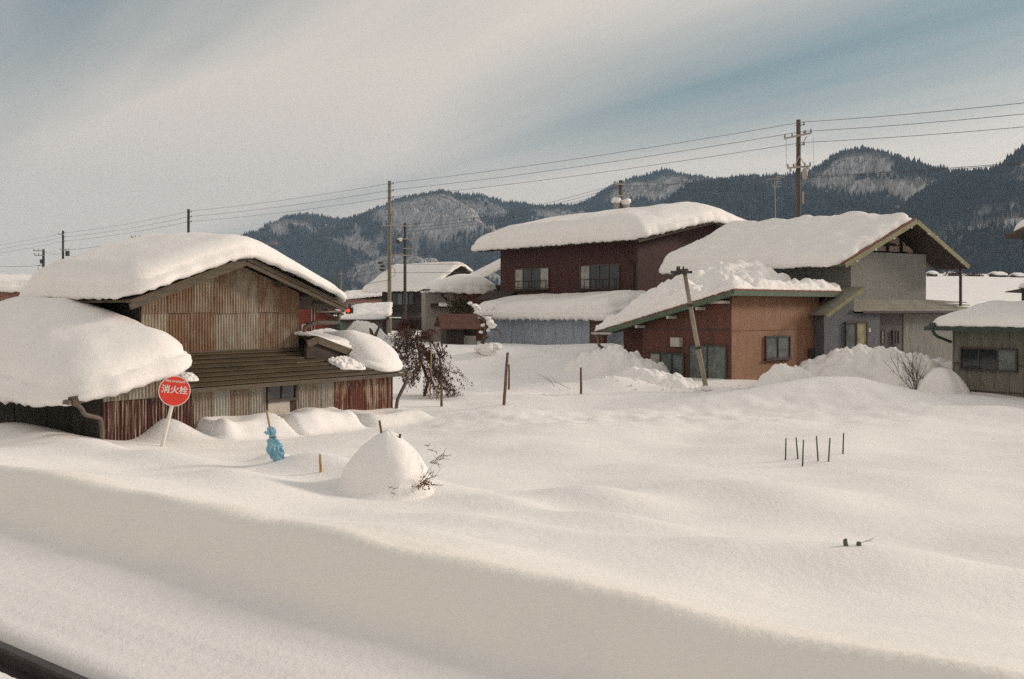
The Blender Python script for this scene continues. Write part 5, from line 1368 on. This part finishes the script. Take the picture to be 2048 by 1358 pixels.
upole('utility pole above the right half of the barn roof', 377, 419, D3, .16, DARKP, ((482, -14, 12, 0),), pins=(424, 434, 444))
t, loc, k = upole('utility pole with transformer above the left of the barn roof', 126, 462, D4, .16, DARKP, ((469, -7, 3, 0), (500, -4, 12, 0)), pins=(466, 474, 483))
MB().tube([loc(9, 512, 0), loc(9, 502, 0)], [.28, .28], 12).build('transformer', DARKP, t)
t, loc, k = upole('leftmost utility pole with arms and a box on its left side', 87, 499, 112, .15, DARKP, ((502, -16, 1, 0), (511, -14, 1, 0)))
MB().box(loc(-5, 527, -.3), loc(-1, 519, .2)).build('switch_box', DARKP, t)
MB().tube([loc(0, 529, 0), loc(-11, 531, 0), loc(-11, 542, 0), loc(-3, 543, 0)], .03, 5).build('steel_loop', DARKP, t)
upole('short utility pole peeping over the middle of the barn roof', 280, 472, 118, .14, DARKP, ((475, -15, 7, 0), (496, -14, 14, 0)))
t, loc, k = upole('utility pole with two snow-capped transformers behind the dark red house', 1241, 362, 72, .15, POLEM, ((369, -13, 10, 0), (392, -9, 12, 0)))
for dx, dy in ((-8, 0), (11, 4)):
    MB().tube([loc(dx, 424, -.1), loc(dx, 404 + dy, -.1)], [.22, .22], 12).build('transformer', STEEL, t)
    lump(t, *loc(dx, 400 + dy, -.1), .34, 'transformer_snow')
upole('thin distant utility pole right above the barn eave', 682, 538, 120, .11, POLEY, ((548, -4, 4, 0),))
LEANP = M('pale_weathered_pole', (.27, .235, .18), .85, .3, 5, (1, 1, .3), .3, 30)
# leaning pole in front of the orange brown house
lb = hit(1413, 780)
lp = thing('leaning_pole', 'weathered pole leaning left before the orange brown house', 'pole', lb)
kl = lb.y / F
MB().tube([Vector((0, 0, -.6)) + Vector((.12, 0, 0)), (0, 0, 0), (-24 * kl, -.05, 118 * kl), (-45 * kl, -.1, 236 * kl)], [.085, .08, .075, .066], 12).build('shaft', LEANP, lp, True)
MB().tube([(-45 * kl, -.1, 232 * kl), (-46 * kl, -.1, 242 * kl)], [.16, .13], 12).build('cap', DARKP, lp)
MB().box((-72 * kl, -.16, 233 * kl), (-30 * kl, -.02, 238 * kl)).build('crossarm', DARKP, lp)
for dx in (-60, -56, -48): MB().tube([(dx * kl, -.09, 238 * kl), ((dx + 1) * kl, -.09, 247 * kl)], .03, 6).build('pin', DARKP, lp)
for f_ in (.36, .72):
    q = Vector((-45 * kl * f_, -.1 * f_, 236 * kl * f_)); MB().tube([q - Vector((-.008, 0, .04)), q + Vector((-.008, 0, .04))], .122, 12).build('band', DARKP, lp)
lump(lp, .02, -.05, .05, .16)
# TV aerial on the grey green house roof
ap = P(1551, 425, 57)
an = thing('tv_aerial', 'thin television aerial standing behind the snowy roof left of the wooden pole', 'aerial', (ap.x, ap.y, ap.z - .6))
ka = 57 / F
MB().tube([(0, 0, -.4), (0, 0, .6), (-.05, 0, .6 + 68 * ka)], .018, 6).build('mast', STEEL, an)
MB().tube([(-17 * ka, 0, .6 + 66 * ka), (18 * ka, -.2, .6 + 70 * ka)], .02, 6).build('boom', STEEL, an)
for j in range(5): MB().tube([(-2 * ka, -.3, .6 + (72 - 5 * j) * ka - .05), (14 * ka, .2, .6 + (75 - 5 * j) * ka - .05)], .012, 5).build('element', STEEL, an)
MB().tube([(0, 0, 1.2), (10 * ka, .2, .6 + 32 * ka)], .012, 5).build('stay', STEEL, an)
# street lamp arm over the barn roof
sl = P(545, 500, 46)
ls = thing('street_lamp', 'street lamp on a curved arm above the barn roof ridge', 'street lamp', (sl.x - .9, sl.y, gz(sl.x - .9, sl.y)))
h_ = sl.z - gz(sl.x - .9, sl.y)
MB().tube([(0, 0, -.5), (0, 0, h_ - .3), (.1, 0, h_), (.45, 0, h_ + .25), (.85, 0, h_ + .3)], [.06, .05, .04, .03, .03], 8).build('pole', STEEL, ls, True)
MB().tube([(.8, 0, h_ + .3), (.88, 0, h_ + .32), (1.05, 0, h_ + .31), (1.12, 0, h_ + .29)], [.03, .08, .08, .03], 8).build('lamp_head', INSUL, ls, True)
# small aerial on a distant roof
# traffic light
RLIT = bpy.data.materials.new('red_signal'); RLIT.use_nodes = True
b_ = RLIT.node_tree.nodes['Principled BSDF']; b_.inputs['Base Color'].default_value = (.6, .02, .01, 1); b_.inputs['Emission Color'].default_value = (1, .04, .02, 1); b_.inputs['Emission Strength'].default_value = 1.6
tp = P(696, 621, 66)
tl = thing('traffic_light', 'traffic light showing red among the village roofs', 'traffic light', (tp.x + .12, tp.y, gz(tp.x, tp.y)))
zt5 = tp.z - gz(tp.x, tp.y)
MB().tube([(0, .1, -.5), (0, .1, zt5 + .2)], .06, 8).build('post', STEEL, tl)
MB().box((-.28, -.08, zt5 - .18), (.22, .08, zt5 + .2)).build('housing', DARKP, tl)
MB().tube([(-.10, -.10, zt5), (-.10, -.085, zt5)], .115, 14).build('red_lamp', RLIT, tl)
# green cone-shaped cover
gp = P(681, 668, 50); gp.z = gz(gp.x, gp.y)
GCONE = M('green_cloth', (.03, .22, .14), .6, .3, 8)
gc = thing('green_cover', 'bright green cone-shaped cloth cover in the snow behind the barn', 'cover', gp)
kz = HC - (668 - HZ) * 50 / F - gp.z
MB().tube([(0, 0, -.4), (0, 0, kz)], .02, 6).build('stick', STICK, gc)
n = 14; vs = []; fs = []
for j, (h, r) in enumerate(((-.05, .17), (.2, .13), (.45, .07), (.62, .02))):
    for i in range(n):
        a = 2 * math.pi * i / n; rr = r * (1 + .18 * math.sin(a * 5))
        vs.append((rr * math.cos(a), rr * math.sin(a), kz + h))
for j in range(3):
    for i in range(n): fs.append((j * n + i, j * n + (i + 1) % n, (j + 1) * n + (i + 1) % n, (j + 1) * n + i))
mesh_obj('cloth', vs, fs, GCONE, gc, True)

# ------------------------------------------------------------------ wires
WIRE = M('black_wire', (.055, .055, .06), .6, .1, 5)
def wire(label, pts, r=.015, sag=.012, group='overhead wires'):
    q = []
    for a, b in zip(pts[:-1], pts[1:]):
        a, b = Vector(a), Vector(b); L = (b - a).length
        for i in range(16):
            s = i / 16; q.append(a.lerp(b, s) - Vector((0, 0, 4 * sag * L * s * (1 - s))))
    q.append(Vector(pts[-1]))
    o = MB().tube([v - q[0] for v in q], r, 5).build('power_line', WIRE, None, True)
    o.location = q[0]
    return tag(o, label, 'wire', group)
for nm, y0, y1, y2, y3, y4, y5 in (('topmost', 196, 244, 366, 422, 466, 500), ('middle', 219, 263, 380, 433, 474, 508), ('lowest', 246, 285, 394, 443, 482, 516)):
    wire('%s of the three wires running along the tops of the utility poles' % nm, [P(2190, y0 - 6, 44), P(1605, y1, D1), P(784, y2, D2), P(380, y3, D3), P(129, y4, D4), P(-80, y5, 165)], .014, .006)
for nm, a, b in (('upper black cable from the tall pale pole across the barn roof to the left', (776, 527, 85), (380, 590, 68)), ('second black cable from the tall pale pole to the left', (776, 534, 85), (380, 600, 68)), ('third black cable from the tall pale pole to the left', (776, 541, 85), (380, 614, 68)), ('lowest black cable from the tall pale pole to the left', (776, 560, 85), (380, 628, 68))):
    wire(nm, [P(*a), P(*b)], .02, .004)
for nm, a, b in (('upper cable from the tall pale pole to the timber house roof', (780, 527, 85), (1000, 526, 70)), ('lower cable from the tall pale pole past the timber house roof', (780, 545, 85), (1000, 541, 70)), ('cable sagging from the tall pale pole to the dark red house', (782, 636, 85), (985, 630, 50))):
    wire(nm, [P(*a), P(*b)], .016, .004)
for j, nm in enumerate(('upper', 'middle', 'lower')):
    wire('%s of three wires climbing to the pole behind the dark red house' % nm, [P(800, 450 + 7 * j, 89), P(1000, 430 + 6 * j, 80), P(1236, 368 + 6 * j, 72)], .013, .004)
wire('dark wire before the dark mountain left of the wooden pole', [P(1246, 372, 72), P(1592, 352, 58)], .012, .006)
for nm, a, b in (('upper dark wire right of the wooden pole before the mountain', (1605, 353, 58), (2080, 322, 42)), ('lower dark wire right of the wooden pole before the mountain', (1605, 356, 58), (2080, 325, 42)),
                 ('upper wire beside the olive barge board at right', (1860, 461, 60), (2080, 458, 60)), ('lower wire beside the olive barge board at right', (1860, 471, 60), (2080, 466, 60)), ('faint low wire below the right-hand hill', (1900, 510, 60), (2080, 500, 60))):
    wire(nm, [P(*a), P(*b)], .014, .004)
for nm, a, b in (('upper wire from the leftmost poles sagging to the right', (128, 500, 139), (280, 474, 118)), ('wire between the short pole and the pole above the barn roof', (282, 474, 118), (377, 484, 109)), ('lower wire from the leftmost pole to the left edge', (-40, 533, 112), (84, 531, 112)), ('wire joining the two leftmost poles', (87, 502, 112), (126, 505, 139))):
    wire(nm, [P(*a), P(*b)], .018, .01)

# ------------------------------------------------------------------ far edge of the right-hand field
for (px, py, w, h, lab) in ((1864, 552, 11, 9, 'small snow-covered hut at the far field edge beside the gabled house'), (1995, 551, 24, 8, 'far snow-covered barn at the edge of the right-hand field'), (2035, 556, 18, 5, 'far low snow-covered shed at the right edge of the field')):
    D = 420.0; k = D / F; c_ = P(px, py, D); g_ = gz(c_.x, c_.y)
    t = thing('far_hut', lab, 'hut', (c_.x, c_.y, g_), .3)
    MB().box((-w * k / 2, -2, -2), (w * k / 2, 2, h * k * .45)).build('wall', WOODD, t)
    slab('roof_snow', t, -w * k / 2 - .6, w * k / 2 + .6, -2.6, 2.6, lambda x, y: h * k * .45 + .35 * (2.6 - np.abs(y)), .7, R=.8, b=.2, per=.6, Mr=10, seed=5, rc=.6)
for j, (px, w, hh, lab) in enumerate(((1905, 26, 12, 'round snow-laden thicket at the far field edge behind the gabled house'), (1945, 22, 7, 'low snow-laden hedge at the far field edge'), (2012, 16, 8, 'dark snow-flecked thicket beside the far barn'))):
    D = 430.0; k = D / F; c_ = P(px, 552, D); g_ = gz(c_.x, c_.y)
    t = thing('thicket', lab, 'thicket', (c_.x, c_.y, g_))
    for q in range(9): lump(t, random.uniform(-.5, .5) * w * k, random.uniform(-2, 2), random.uniform(0, .6) * hh * k, hh * k * .33)
    pts = [(Vector((random.gauss(0, .3) * w * k, random.gauss(0, 1.2) - 1.5, abs(random.gauss(0, .35)) * hh * k)), Vector((0, 0, 1))) for _ in range(260)]
    leaves('foliage', pts, .5, BRLEAF, t)

# ------------------------------------------------------------------ rail of the neighbouring track
RAILM = M('rusty_rail', (.055, .045, .042), .45, .35, 4, metal=.3)
TD = Vector((-0.790, 0.613, 0))
pr = Vector((TN[0] * 3.22, TN[1] * 3.22, 0))
sec = [(-.065, 0), (.065, 0), (.065, .015), (.012, .03), (.012, .11), (.034, .12), (.034, .15), (-.034, .15), (-.034, .12), (-.012, .11), (-.012, .03), (-.065, .015)]
nv_ = Vector((TN[0], TN[1], 0))
mb = MB(); mb.prism([pr + TD * -30 + nv_ * a + Vector((0, 0, .335 + b)) for a, b in sec], TD * 75)
o = mb.build('rail', RAILM); tag(o, 'dark steel rail showing in its slot in the foreground snow', 'rail')
